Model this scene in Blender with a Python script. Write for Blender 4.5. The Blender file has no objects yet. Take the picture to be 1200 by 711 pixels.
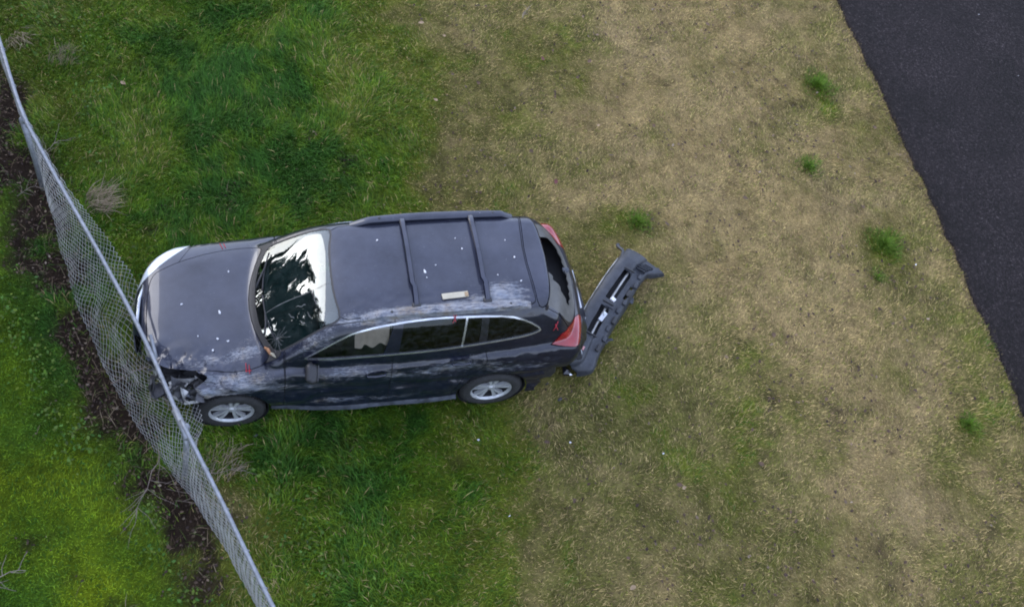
import bpy, math, random
import numpy as np
from mathutils import Matrix, Vector
random.seed(7); rng = np.random.default_rng(11)
D2R = math.radians
# ------------------------------------------------------------------ camera, sky, sun, exposure
scene = bpy.context.scene
CAM_C = np.array([0.3206, -5.5793, 10.248])
CAM_R = np.array([[0.96834, 0.06308, -0.24154], [-0.17722, 0.85514, -0.48717], [0.17582, 0.51455, 0.83924]])
cd = bpy.data.cameras.new("camera"); cam = bpy.data.objects.new("camera", cd); scene.collection.objects.link(cam)
cd.sensor_fit = 'HORIZONTAL'; cd.sensor_width = 36; cd.lens = 36.0; cd.clip_end = 2000
mw = Matrix.Identity(4)
for i in range(3):
    for j in range(3): mw[i][j] = CAM_R[i][j]
    mw[i][3] = CAM_C[i]
cam.matrix_world = mw; scene.camera = cam
SUN_EL, SUN_AZ = 25, 145          # azimuth measured from +x towards +y
world = bpy.data.worlds.new("World"); scene.world = world; world.use_nodes = True
wn = world.node_tree; wn.nodes.clear()
sky = wn.nodes.new('ShaderNodeTexSky'); sky.sky_type = 'NISHITA'; sky.sun_disc = False
sky.sun_elevation = D2R(SUN_EL); sky.sun_rotation = D2R(90 - SUN_AZ); sky.air_density = 1.0; sky.dust_density = 1.5; sky.ozone_density = 1.0
# thin overall overcast: clouds over the whole dome
tc = wn.nodes.new('ShaderNodeTexCoord'); mp = wn.nodes.new('ShaderNodeMapping'); mp.inputs['Scale'].default_value = (1, 1, 2.2)
nz = wn.nodes.new('ShaderNodeTexNoise'); nz.inputs['Scale'].default_value = 2.3; nz.inputs['Detail'].default_value = 7; nz.inputs['Roughness'].default_value = .55
rp = wn.nodes.new('ShaderNodeValToRGB'); rp.color_ramp.elements[0].position = .30; rp.color_ramp.elements[1].position = .68
rp.color_ramp.elements[0].color = (.55, .55, .55, 1); rp.color_ramp.elements[1].color = (1, 1, 1, 1)
# cloud veil: the sky's own brightness with most of its blue taken out
hs = wn.nodes.new('ShaderNodeHueSaturation'); hs.inputs['Saturation'].default_value = .35; hs.inputs['Value'].default_value = 1.3
av = wn.nodes.new('ShaderNodeMixRGB'); av.inputs['Fac'].default_value = .55; av.inputs['Color2'].default_value = (5.9, 6.6, 8.4, 1)
wn.links.new(sky.outputs[0], hs.inputs['Color']); wn.links.new(hs.outputs[0], av.inputs['Color1'])
cl = wn.nodes.new('ShaderNodeMixRGB'); wn.links.new(av.outputs[0], cl.inputs['Color2'])
bg = wn.nodes.new('ShaderNodeBackground'); bg.inputs['Strength'].default_value = .15
wo = wn.nodes.new('ShaderNodeOutputWorld')
wn.links.new(tc.outputs['Generated'], mp.inputs['Vector']); wn.links.new(mp.outputs[0], nz.inputs['Vector'])
wn.links.new(nz.outputs['Fac'], rp.inputs['Fac']); wn.links.new(rp.outputs['Color'], cl.inputs['Fac'])
wn.links.new(sky.outputs[0], cl.inputs['Color1']); tn = wn.nodes.new('ShaderNodeMixRGB'); tn.blend_type = 'MULTIPLY'; tn.inputs['Fac'].default_value = 1; tn.inputs['Color2'].default_value = (.93, .97, 1.08, 1); wn.links.new(cl.outputs[0], tn.inputs['Color1']); wn.links.new(tn.outputs[0], bg.inputs['Color']); wn.links.new(bg.outputs[0], wo.inputs['Surface'])
sl = bpy.data.lights.new("sun", 'SUN'); sl.energy = .8; sl.angle = D2R(44); sl.color = (1, .97, .93)
so = bpy.data.objects.new("sun", sl); scene.collection.objects.link(so); so.location = (0, 0, 40)
sd_ = Vector((math.cos(D2R(SUN_EL)) * math.cos(D2R(SUN_AZ)), math.cos(D2R(SUN_EL)) * math.sin(D2R(SUN_AZ)), math.sin(D2R(SUN_EL))))
so.rotation_euler = sd_.to_track_quat('Z', 'Y').to_euler()
scene.view_settings.view_transform = 'Standard'; scene.view_settings.look = 'None'; scene.view_settings.gamma = 1
scene.view_settings.exposure = 1.3
scene.view_settings.use_curve_mapping = False
scene.cycles.filter_width = 1.9          # drone camera's soft pixels

# ------------------------------------------------------------------ helpers
def at(u, v, z=0.0):
    """photo pixel -> point on the level plane of height z"""
    d = CAM_R @ np.array([(u - 600) / 1200, -(v - 355.5) / 1200, -1.0])
    return CAM_C + d * (z - CAM_C[2]) / d[2]
_tab = rng.random((4, 64, 64, 64))
def noise3(P, seed=0):
    P = np.asarray(P, float); i = np.floor(P).astype(int); f = P - i; f = f * f * (3 - 2 * f); i &= 63; j = (i + 1) & 63
    t = _tab[seed % 4]; s = (seed * 17) % 64
    i = (i + s) & 63; j = (j + s) & 63
    x0, y0, z0 = i.T; x1, y1, z1 = j.T; a, b, c = f.T
    L = lambda p, q, w: p + (q - p) * w
    return L(L(L(t[x0, y0, z0], t[x1, y0, z0], a), L(t[x0, y1, z0], t[x1, y1, z0], a), b),
             L(L(t[x0, y0, z1], t[x1, y0, z1], a), L(t[x0, y1, z1], t[x1, y1, z1], a), b), c) * 2 - 1
def fbm(P, o=4, seed=0):
    P = np.asarray(P, float)
    if P.shape[1] == 2: P = np.c_[P, np.zeros(len(P))]
    r = 0; a = 1; n = 0
    for k in range(o):
        r = r + a * noise3(P * 2 ** k + 7.3 * k, seed + k); n += a; a *= .55
    return r / n
def tag(o, label=None, cat=None, group=None, kind=None):
    if label: o['label'] = label
    if cat: o['category'] = cat
    if group: o['group'] = group
    if kind: o['kind'] = kind
    return o
def empty(name, loc=(0, 0, 0), rot=(0, 0, 0)):
    o = bpy.data.objects.new(name, None); o.empty_display_size = .2; o.location = loc; o.rotation_euler = rot
    scene.collection.objects.link(o); return o
def mesh_np(name, V, F, smooth=True):
    """V (n,3), F (m,3) or (m,4) index arrays, or list of polygons"""
    me = bpy.data.meshes.new(name); V = np.asarray(V, float)
    if isinstance(F, np.ndarray):
        m, k = F.shape
        me.vertices.add(len(V)); me.vertices.foreach_set('co', V.astype(np.float32).ravel())
        me.loops.add(m * k); me.loops.foreach_set('vertex_index', F.astype(np.int32).ravel())
        me.polygons.add(m); me.polygons.foreach_set('loop_start', np.arange(0, m * k, k, dtype=np.int32))
        me.polygons.foreach_set('loop_total', np.full(m, k, np.int32))
        me.update(calc_edges=True); me.validate()
    else:
        me.from_pydata([tuple(v) for v in V], [], [tuple(f) for f in F]); me.update()
    if smooth: me.polygons.foreach_set('use_smooth', np.ones(len(me.polygons), bool))
    return me
def obj(name, VF, mat, parent=None, smooth=True, sharp=None):
    """link V,F (world coordinates) as ONE mesh object; under a parent the vertices are stored relative to it"""
    V, F = VF; V = np.asarray(V, float)
    if parent is not None:
        off = ROOT_LOC[parent.name]; V = V - off
    me = mesh_np(name, V, F, smooth)
    if sharp: me.set_sharp_from_angle(angle=D2R(sharp))
    o = bpy.data.objects.new(name, me); scene.collection.objects.link(o)
    if mat: me.materials.append(mat)
    if parent is not None: o.parent = parent; ROOT_LOC[o.name] = off
    return o
ROOT_LOC = {}
def root(name, loc):
    o = empty(name, tuple(loc)); ROOT_LOC[o.name] = np.array(loc, float); return o
def vcol(o, C, name='col'):
    a = o.data.attributes.new(name, 'FLOAT_COLOR', 'POINT')
    a.data.foreach_set('color', np.c_[C, np.ones(len(C))].astype(np.float32).ravel())
def vflt(o, f, name):
    a = o.data.attributes.new(name, 'FLOAT', 'POINT'); a.data.foreach_set('value', np.asarray(f, np.float32))
def join(*parts):
    Vs, Fs, n = [], [], 0
    for V, F in parts:
        Vs.append(np.asarray(V, float)); Fs += [[i + n for i in f] for f in F]; n += len(V)
    return np.concatenate(Vs), Fs
def tube(path, r, n=8, cap=True):
    P = np.asarray(path, float); m = len(P); r = np.broadcast_to(r, (m,))
    T = np.gradient(P, axis=0); T /= np.linalg.norm(T, axis=1)[:, None] + 1e-12
    ref = np.array([0, 0, 1.]) if abs(T[0][2]) < .9 else np.array([1., 0, 0])
    V = []; u = np.cross(T[0], ref); u /= np.linalg.norm(u)
    for i in range(m):
        u = u - T[i] * (u @ T[i]); u /= np.linalg.norm(u) + 1e-12; w = np.cross(T[i], u)
        for k in range(n):
            a = 2 * math.pi * k / n; V.append(P[i] + r[i] * (math.cos(a) * u + math.sin(a) * w))
    F = [[i * n + k, i * n + (k + 1) % n, (i + 1) * n + (k + 1) % n, (i + 1) * n + k] for i in range(m - 1) for k in range(n)]
    if cap: F += [list(range(n))[::-1], [(m - 1) * n + k for k in range(n)]]
    return np.array(V), F
def box(c, s, R=None, bev=0.0, taper=1.0):
    """bevelled box: centre c, full size s, rotation matrix R; bevel by chamfer grid"""
    s = np.array(s, float) / 2; b = min(bev, s.min() * .98)
    V, F = [], []
    import bmesh
    bm = bmesh.new(); bmesh.ops.create_cube(bm, size=2)
    for v in bm.verts:
        v.co = Vector((v.co.x * s[0], v.co.y * s[1], v.co.z * s[2]))
        if v.co.z > 0: v.co.x *= taper; v.co.y *= taper
    if b > 0: bmesh.ops.bevel(bm, geom=bm.edges[:], offset=b, segments=3, profile=.5, affect='EDGES')
    bm.verts.index_update(); V = np.array([v.co[:] for v in bm.verts]); F = [[v.index for v in f.verts] for f in bm.faces]; bm.free()
    if R is not None: V = V @ np.asarray(R).T
    return V + np.array(c, float), F
def lathe(prof, c, axis=(0, 1, 0), n=40, closed=False):
    """profile [(radius, along)] revolved round axis through c"""
    ax = np.array(axis, float); ax /= np.linalg.norm(ax)
    u = np.cross(ax, [0, 0, 1.]) if abs(ax[2]) < .9 else np.cross(ax, [1., 0, 0]); u /= np.linalg.norm(u); w = np.cross(ax, u)
    V = []; m = len(prof)
    for k in range(n):
        a = 2 * math.pi * k / n
        for r, t in prof: V.append(np.array(c) + ax * t + r * (math.cos(a) * u + math.sin(a) * w))
    F = []
    for k in range(n):
        for i in range(m if closed else m - 1):
            F.append([k * m + i, k * m + (i + 1) % m, ((k + 1) % n) * m + (i + 1) % m, ((k + 1) % n) * m + i])
    return np.array(V), F
def Rz(a): c, s = math.cos(a), math.sin(a); return np.array([[c, -s, 0], [s, c, 0], [0, 0, 1]])
def Ry(a): c, s = math.cos(a), math.sin(a); return np.array([[c, 0, s], [0, 1, 0], [-s, 0, c]])
def Rx(a): c, s = math.cos(a), math.sin(a); return np.array([[1, 0, 0], [0, c, -s], [0, s, c]])

# ------------------------------------------------------------------ materials
class NT:
    def __init__(s, name):
        s.m = bpy.data.materials.new(name); s.m.use_nodes = True; s.t = s.m.node_tree; s.n = s.t.nodes
        s.b = s.n['Principled BSDF']; s.out = s.n['Material Output']
    def add(s, typ, **kw):
        n = s.n.new(typ)
        for k, v in kw.items():
            if k in ('operation', 'blend_type', 'attribute_name', 'data_type', 'feature', 'noise_dimensions'): setattr(n, k, v)
            else: n.inputs[k].default_value = v
        return n
    def l(s, a, b): s.t.links.new(a, b)
    def coord(s): return s.add('ShaderNodeTexCoord').outputs['Object']
    def noise(s, scale, detail=4, rough=.55, vec=None, stretch=None):
        v = vec or s.coord()
        if stretch:
            mp = s.add('ShaderNodeMapping'); mp.inputs['Scale'].default_value = stretch; s.l(v, mp.inputs['Vector']); v = mp.outputs[0]
        n = s.add('ShaderNodeTexNoise', Scale=scale, Detail=detail, Roughness=rough); s.l(v, n.inputs['Vector']); return n.outputs['Fac']
    def ramp(s, fac, stops):
        r = s.add('ShaderNodeValToRGB'); cr = r.color_ramp
        while len(cr.elements) < len(stops): cr.elements.new(.5)
        for e, (p, c) in zip(cr.elements, stops): e.position = p; e.color = (*c, 1) if len(c) == 3 else c
        s.l(fac, r.inputs['Fac']); return r.outputs['Color']
    def mix(s, fac, a, b, mode='MIX'):
        m = s.add('ShaderNodeMixRGB', blend_type=mode)
        for k, x in (('Fac', fac), ('Color1', a), ('Color2', b)):
            if hasattr(x, 'is_linked'): s.l(x, m.inputs[k])
            elif k == 'Fac': m.inputs[k].default_value = x
            else: m.inputs[k].default_value = (*x, 1)
        return m.outputs[0]
    def math(s, op, a, b=0.0):
        m = s.add('ShaderNodeMath', operation=op)
        for i, x in enumerate((a, b)):
            if hasattr(x, 'is_linked'): s.l(x, m.inputs[i])
            else: m.inputs[i].default_value = x
        return m.outputs[0]
    def set(s, k, x):
        if hasattr(x, 'is_linked'): s.l(x, s.b.inputs[k])
        else: s.b.inputs[k].default_value = (*x, 1) if isinstance(x, tuple) else x
    def bump(s, h, strength=.3, dist=.01):
        b = s.add('ShaderNodeBump', Strength=strength, Distance=dist); s.l(h, b.inputs['Height']); s.l(b.outputs[0], s.b.inputs['Normal'])
def simple(name, col, rough=.5, metal=0.0, var=.15, scale=20, bump=0.0, coat=0.0, spec=.5):
    t = NT(name); n = t.noise(scale)
    lo = tuple(c * (1 - var) for c in col); hi = tuple(min(1, c * (1 + var)) for c in col)
    t.set('Base Color', t.ramp(n, [(.3, lo), (.7, hi)])); t.set('Roughness', rough); t.set('Metallic', metal)
    t.set('Coat Weight', coat); t.set('Specular IOR Level', spec)
    if bump: t.bump(t.noise(scale * 3), bump, .01)
    return t.m
M = {}
def mats():
    t = NT('car_paint'); sc = t.add('ShaderNodeAttribute', attribute_name='scuff').outputs['Fac']
    n1 = t.noise(26, 6, .72, stretch=(.40, 1.6, 2.4)); n2 = t.noise(120, 4, .75, stretch=(.10, 1.2, 1.6)); n3 = t.noise(230, 2, .5); n4 = t.noise(6, 4, .6)
    base = t.mix(t.ramp(t.noise(2.2, 3), [(.35, (0, 0, 0)), (.75, (1, 1, 1))]), (.003, .0042, .0115), (.0045, .006, .016))
    dust = t.ramp(t.noise(14, 6, .7), [(.45, (0, 0, 0)), (.8, (.4, .4, .4))])
    base = t.mix(dust, base, (.030, .034, .050))
    nn = t.math('ADD', t.math('MULTIPLY', n1, .42), t.math('MULTIPLY', n2, .58))
    # sky sheen painted into the colour: upward facing panels paler and bluer
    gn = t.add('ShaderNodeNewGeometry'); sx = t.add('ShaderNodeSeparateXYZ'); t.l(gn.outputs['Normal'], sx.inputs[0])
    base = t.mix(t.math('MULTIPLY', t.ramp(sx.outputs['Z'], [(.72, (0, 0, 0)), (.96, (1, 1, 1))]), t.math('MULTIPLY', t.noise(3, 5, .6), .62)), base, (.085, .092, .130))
    sm = t.math('ADD', t.math('MULTIPLY', t.math('SUBTRACT', nn, .5), 2.6), t.math('SUBTRACT', sc, .28))
    smr = t.ramp(sm, [(.36, (0, 0, 0)), (.44, (.16, .16, .16)), (.58, (.55, .55, .55)), (.85, (1, 1, 1))])
    tan = t.ramp(n4, [(.40, (.20, .22, .26)), (.55, (.30, .30, .31)), (.68, (.25, .21, .16))])
    base = t.mix(smr, base, tan)
    fl = t.ramp(t.noise(95, 1, .4), [(.775, (0, 0, 0)), (.80, (1, 1, 1))])
    fl2 = t.math('MULTIPLY', fl, t.math('ADD', .22, t.math('MULTIPLY', sc, .5)))
    base = t.mix(fl2, base, (.55, .56, .6))
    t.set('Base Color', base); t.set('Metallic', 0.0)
    t.set('Roughness', t.ramp(smr, [(.0, (.30, .30, .30)), (.9, (.7, .7, .7))])); t.set('Specular IOR Level', .2)
    t.set('Coat Weight', t.math('SUBTRACT', .8, t.math('MULTIPLY', smr, .7))); t.set('Coat Roughness', .05)
    t.bump(t.math('ADD', t.math('MULTIPLY', n2, smr), t.math('MULTIPLY', n3, .02)), .25, .004); M['paint'] = t.m
    M['shell'] = simple('dark_inner_shell', (.010, .010, .012), .8)
    M['black'] = simple('black_plastic', (.018, .018, .020), .5, bump=.1)
    M['gloss_black'] = simple('gloss_black_pillar', (.012, .013, .018), .18, var=.4, coat=.5)
    M['cladding'] = simple('scuffed_cladding', (.05, .055, .07), .55, var=.6, scale=12, bump=.3)
    M['chrome'] = simple('chrome_trim', (.46, .47, .50), .25, .85, var=.25, scale=6)
    M['alloy'] = simple('alloy', (.42, .43, .44), .30, .4, var=.2, scale=15)
    M['rubber'] = simple('tyre_rubber', (.016, .016, .016), .8, var=.4, scale=25, bump=.3)
    M['disc'] = simple('brake_disc', (.025, .023, .022), .5, .6)
    M['beige'] = simple('beige_fabric', (.52, .46, .37), .85, var=.2, scale=8, bump=.3)
    M['greyfab'] = simple('grey_fabric', (.11, .12, .12), .85, var=.25, scale=8, bump=.3)
    M['dash'] = simple('dashboard', (.060, .080, .080), .7, var=.2, bump=.2)
    M['beam'] = simple('bent_metal', (.34, .34, .33), .45, .4, var=.5, scale=10, bump=.5)
    M['dark_metal'] = simple('dark_engine_metal', (.05, .05, .055), .5, .4, var=.6, scale=14, bump=.5)
    M['white_plastic'] = simple('pale_plastic', (.40, .36, .27), .6, var=.1)
    M['white_flake'] = simple('white_flake', (.62, .62, .64), .6, var=.08)
    M['red_mark'] = simple('red_crayon', (.36, .02, .035), .7, var=.3, scale=60)
    M['galv'] = simple('galvanised_steel', (.24, .25, .27), .5, .4, var=.22, scale=18, bump=.15)
    M['wire'] = simple('galvanised_wire', (.42, .42, .41), .5, .2, var=.3, scale=6)
    t = NT('clear_lens'); t.set('Base Color', t.ramp(t.noise(7), [(.3, (.62, .66, .68)), (.7, (.80, .83, .84))])); t.set('Roughness', .12); t.set('Coat Weight', 1.0); t.set('Transmission Weight', .1); M['lens'] = t.m
    t = NT('red_lens'); t.set('Base Color', t.ramp(t.noise(9), [(.3, (.17, .004, .008)), (.7, (.27, .009, .014))])); t.set('Roughness', .15); t.set('Coat Weight', 1.0); M['redlens'] = t.m
    def glass(name, tint, rough=.02, dirt=0.0, dcol=(.2, .2, .19), dscale=6, refl=1.45):
        t = NT(name); t.n.remove(t.b)
        tr = t.add('ShaderNodeBsdfTransparent', Color=(*tint, 1)); gl = t.add('ShaderNodeBsdfGlossy', Roughness=rough, Color=(.95, 1, .98, 1))
        fr = t.add('ShaderNodeFresnel', IOR=refl); mx = t.add('ShaderNodeMixShader'); t.l(fr.outputs[0], mx.inputs[0]); t.l(tr.outputs[0], mx.inputs[1]); t.l(gl.outputs[0], mx.inputs[2])
        sh = mx.outputs[0]
        if dirt:
            df = t.add('ShaderNodeBsdfDiffuse', Color=(*dcol, 1)); m2 = t.add('ShaderNodeMixShader')
            n = t.ramp(t.noise(dscale, 7, .7, stretch=(1, 1, 1.8)), [(.42, (0, 0, 0)), (.85, (dirt, dirt, dirt))])
            t.l(n, m2.inputs[0]); t.l(sh, m2.inputs[1]); t.l(df.outputs[0], m2.inputs[2]); sh = m2.outputs[0]
        t.l(sh, t.out.inputs['Surface']); return t.m
    M['windshield'] = glass('windscreen_glass', (.46, .66, .64), .010, .10, (.22, .26, .25), 7, refl=2.1)
    M['sideglass'] = glass('tinted_side_glass', (.06, .068, .072), .02, .16, (.12, .13, .14), 14)
    M['frontglass'] = glass('front_side_glass', (.62, .62, .62), .03, .1, (.2, .2, .2), 9)
    t = NT('crazed_rear_glass'); n = t.noise(120, 2); t.set('Base Color', t.ramp(t.noise(6, 5, .7), [(.3, (.055, .055, .052)), (.75, (.13, .125, .115))])); t.set('Roughness', .5); t.bump(n, .5, .004); M['rearglass'] = t.m
    # bumper plastic
    t = NT('torn_bumper'); n = t.noise(9, 6, .7); t.set('Base Color', t.ramp(n, [(.35, (.016, .018, .024)), (.62, (.034, .038, .048)), (.80, (.09, .095, .11))])); t.set('Roughness', .5); t.bump(t.noise(50), .2, .004); M['bumper'] = t.m
    # ground
    t = NT('turf_soil'); c = t.add('ShaderNodeAttribute', attribute_name='col').outputs['Color']
    g = t.ramp(t.noise(38, 6, .72), [(.25, (.45, .45, .45)), (.75, (1.5, 1.5, 1.5))]); t.set('Base Color', t.mix(1.0, c, g, 'MULTIPLY')); t.set('Roughness', .95); t.set('Specular IOR Level', .1); t.bump(t.noise(60, 6, .7), .9, .03); M['ground'] = t.m
    def leafmat(name, trans=.25, rough=.6):
        t = NT(name); c = t.add('ShaderNodeAttribute', attribute_name='col').outputs['Color']
        t.set('Base Color', c); t.set('Roughness', rough); t.set('Specular IOR Level', .25)
        tl = t.add('ShaderNodeBsdfTranslucent'); t.l(c, tl.inputs['Color']); mx = t.add('ShaderNodeMixShader', Fac=trans)
        t.l(t.b.outputs[0], mx.inputs[1]); t.l(tl.outputs[0], mx.inputs[2]); t.l(mx.outputs[0], t.out.inputs['Surface']); return t.m
    M['blade'] = leafmat('grass_blades', .3); M['needle'] = leafmat('conifer_needles', .1)
    M['bark'] = simple('bark', (.10, .07, .05), .9, var=.4, scale=9, bump=.8)
    M['twig'] = simple('dead_twig', (.19, .15, .125), .85, var=.35, scale=15, bump=.4)
    M['leaf_brown'] = simple('dry_leaf_brown', (.075, .045, .026), .8, var=.5, scale=14)
    M['leaf_tan'] = simple('dry_leaf_tan', (.24, .17, .10), .8, var=.3, scale=14)
    M['leaf_red'] = simple('leaf_red', (.11, .028, .025), .7, var=.4, scale=14)
    t = NT('asphalt'); n = t.noise(70, 4, .8); n2 = t.noise(.8, 7, .7); n3 = t.noise(24, 3, .7)
    base = t.ramp(t.math('ADD', t.math('MULTIPLY', n, .65), t.math('MULTIPLY', n3, .35)), [(.38, (.0035, .003, .0032)), (.50, (.0105, .0085, .0092)), (.58, (.036, .029, .031)), (.66, (.16, .14, .14))])
    t.set('Base Color', t.mix(1.0, base, t.ramp(n2, [(.32, (.48, .47, .46)), (.68, (1.05, 1.0, 1.0))]), 'MULTIPLY')); t.set('Roughness', .92); t.set('Specular IOR Level', .2); t.bump(t.math('ADD', n, n3), 1.0, .012); M['asphalt'] = t.m
mats()
# ------------------------------------------------------------------ ground
FB = np.array([(-9., 24.), (-3.9, 8.6), (-2.92, 5.4), (-2.56, 4.3)] + [tuple(at(u, v)[:2]) for u, v in ((40, 175), (63, 260), (82, 335), (107, 395), (135, 456), (176, 522), (203, 557), (236, 599), (270, 652), (300, 711))] + [(.42, -3.6), (2.2, -9.), (7, -24)])
def fence_x(y):
    o = np.argsort(FB[:, 1]); return np.interp(y, FB[o, 1], FB[o, 0])
_rows = [45, 134, 222, 311, 400, 489, 578, 667]; _cols = [50 + 100 * i for i in range(12)]
_g = [[.75, .85, .98, .9, .68, .38, .40, .14, .10, .22, .35, .35],
      [.75, .85, 1.0, 1.0, .72, .27, .38, .12, .12, .24, .36, .35],
      [.85, .80, 1.0, 1.0, .85, .38, .22, .14, .10, .14, .28, .35],
      [.95, .85, .95, .95, .8, .5, .35, .36, .14, .10, .30, .35],
      [1.0, .8, .9, .95, .9, .7, .42, .42, .24, .10, .22, .40],
      [1.0, .8, .85, 1.0, 1.0, .75, .42, .40, .42, .14, .16, .40],
      [1.0, .8, .65, .92, 1.0, .82, .40, .32, .44, .24, .12, .30],
      [.95, .75, .62, .80, .88, .72, .36, .30, .38, .30, .26, .30]]
_cp = np.array([at(u, v)[:2] for v in _rows for u in _cols]); _cv = np.array(_g).ravel(); _cv = _cv + .05 * (_cv < .35)
_ex = [(at(545, 105)[:2], .5, .5), (at(640, 130)[:2], .42, .4), (at(850, 460)[:2], .5, .5), (at(905, 500)[:2], .5, .35), (at(950, 110)[:2], .6, .3), (at(1035, 285)[:2], .62, .28), (at(1130, 470)[:2], .6, .35), (at(745, 262)[:2], .55, .22), (at(500, 20)[:2], .3, .4), (at(725, 420)[:2], .52, .5), (at(270, 575)[:2], .42, .35)]
def greenness(P):
    P = np.asarray(P)[:, :2]; out = np.empty(len(P))
    wob = np.c_[fbm(P * 1.3, 3, 1), fbm(P * 1.3 + 31, 3, 2)] * .55
    for s in range(0, len(P), 60000):
        q = P[s:s + 60000] + wob[s:s + 60000]
        d2 = ((q[:, None, :] - _cp[None]) ** 2).sum(2); w = 1 / (d2 + .12) ** 2
        g = (w * _cv).sum(1) / w.sum(1)
        for c, val, r in _ex:
            k = np.exp(-((q - c) ** 2).sum(1) / r ** 2) * .8; g = g * (1 - k) + val * k
        out[s:s + 60000] = g
    n = fbm(P * 2.1, 4, 3) * .20 + fbm(P * 7, 3, 0) * .14
    far = fence_x(P[:, 1]) - P[:, 0]
    return np.clip(out + n * np.where(far > .3, .35, 1), 0, 1)
def soilmask(P):
    P = np.asarray(P)[:, :2]; d = P[:, 0] - fence_x(P[:, 1]); y = P[:, 1]
    cen = np.interp(y, [-4, -2.5, -1, .5, 1.5, 3, 6], [-.45, -.34, -.10, -.05, -.05, -.34, -.3])
    wid = np.interp(y, [-4, -2.5, -1, .5, 1.5, 3, 6], [.42, .38, .34, .38, .50, .52, .5])
    m = np.exp(-((d - cen) / wid) ** 2 * 1.1) + fbm(P * 2.6, 5, 2) * .95 - .31
    return np.clip(m * 2.2, 0, 1)
PAL = dict(tan=(.325, .242, .110), straw=(.40, .305, .135), olive=(.165, .150, .045), yel=(.170, .200, .024), lush=(.128, .225, .014), deep=(.046, .128, .015), lawn=(.270, .360, .014), soil=(.044, .029, .019))
PAL = {k: np.array(v) for k, v in PAL.items()}
def turf_colour(P, g=None, s=None):
    P = np.asarray(P)[:, :2]; g = greenness(P) if g is None else g; s = soilmask(P) if s is None else s
    xs = [0, .16, .40, .62, .88, 1.0]; T = np.array([PAL['tan'], PAL['tan'] * .95, PAL['olive'] * 1.15, PAL['yel'], PAL['lush'], PAL['deep'] * 1.1])
    c = np.stack([np.interp(g, xs, T[:, i]) for i in range(3)], 1)
    far = np.clip((fence_x(P[:, 1]) - P[:, 0] - .45) / .4, 0, 1)[:, None]
    q_ = np.clip(.5 + 1.1 * fbm(P * 1.5, 4, 1), 0, 1)[:, None]; lw = PAL['lawn'] * q_ + np.array([.110, .225, .016]) * (1 - q_)
    c = c * (1 - far) + lw * far
    mid = fbm(P * 6.5 + 4, 4, 3); c = c * (1 + .30 * fbm(P * 4.5, 4, 2)[:, None]) * (1 - .26 * np.clip(mid - .08, 0, 1) * 2)[:, None] * (1 + .30 * fbm(P * 11 + 2, 3, 1))[:, None]
    pk = np.clip(fbm(P * 1.1 + 9, 3, 0) * 1.6, 0, 1)[:, None] * np.clip(.35 - g, 0, 1)[:, None] * 1.2
    c = c * (1 - pk) + np.array([.30, .24, .155]) * pk * .7 + c * pk * .3
    return c * (1 - s[:, None]) + PAL['soil'] * (1 + .5 * fbm(P * 9, 3, 1)[:, None]) * s[:, None]
def axis_pts(lo, hi, step, far):
    c = np.arange(lo, hi + step, step); out = []; d = step; x = hi + step
    while x < far: d *= 1.35; x += d; out.append(x)
    inn = []; d = step; x = lo
    while x > -far: d *= 1.35; x -= d; inn.append(x)
    return np.r_[inn[::-1], c, out]
GX = axis_pts(-4.2, 13.5, .045, 400); GY = axis_pts(-5.2, 7.2, .045, 400)
gx, gy = np.meshgrid(GX, GY, indexing='ij'); GP = np.c_[gx.ravel(), gy.ravel()]
def ground_z(P):
    P = np.asarray(P)[:, :2]; near = np.exp(-((P ** 2).sum(1) / 18 ** 2))
    s = soilmask(P); road = 1 / (1 + np.exp(-(P[:, 0] - 9.2) * 8))
    return (fbm(P * .9, 3, 0) * .022 + fbm(P * 6, 3, 1) * .010 + s * (fbm(P * 8, 3, 2) * .03 - .02)) * near * (1 - road) - .012 * road - .012
gz = ground_z(GP); i = np.arange(len(GX) * len(GY)).reshape(len(GX), len(GY))
GF = np.stack([i[:-1, :-1].ravel(), i[1:, :-1].ravel(), i[1:, 1:].ravel(), i[:-1, 1:].ravel()], 1)
ground = obj('ground', (np.c_[GP, gz], GF), M['ground']); tag(ground, kind='structure')
gcol = turf_colour(GP)
gg = greenness(GP); vcol(ground, gcol * np.interp(gg, [0, .4, .8, 1], [.85, .7, .5, .42])[:, None])  # shade between blades put into the colour: turf darker under green grass
# ------------------------------------------------------------------ road
ys = np.arange(-60, 70, .06); e = 9.56 - .02 * ys * (np.abs(ys) < 8) * .3 + fbm(np.c_[ys * 1.1, ys * 0], 3, 1) * .06 + fbm(np.c_[ys * 5, ys * 0], 4, 2) * .045
e = e - .13 * np.clip((1.8 - ys) / 3.4, 0, 1)
W_ = [(0, -.03), (0.0, .008), (.05, .022), (.3, .028), (3.0, .06), (5.8, .028), (6.0, -.03)]
RV = np.concatenate([np.c_[e + a, ys, np.full_like(ys, b)] for a, b in W_]); n = len(ys)
RF = np.concatenate([np.stack([np.arange(n - 1) + k * n, np.arange(n - 1) + (k + 1) * n, np.arange(n - 1) + (k + 1) * n + 1, np.arange(n - 1) + k * n + 1], 1) for k in range(len(W_) - 1)])
road = obj('road', (RV, RF), M['asphalt']); tag(road, kind='structure')
def road_edge(y): return np.interp(y, ys, e)

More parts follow.
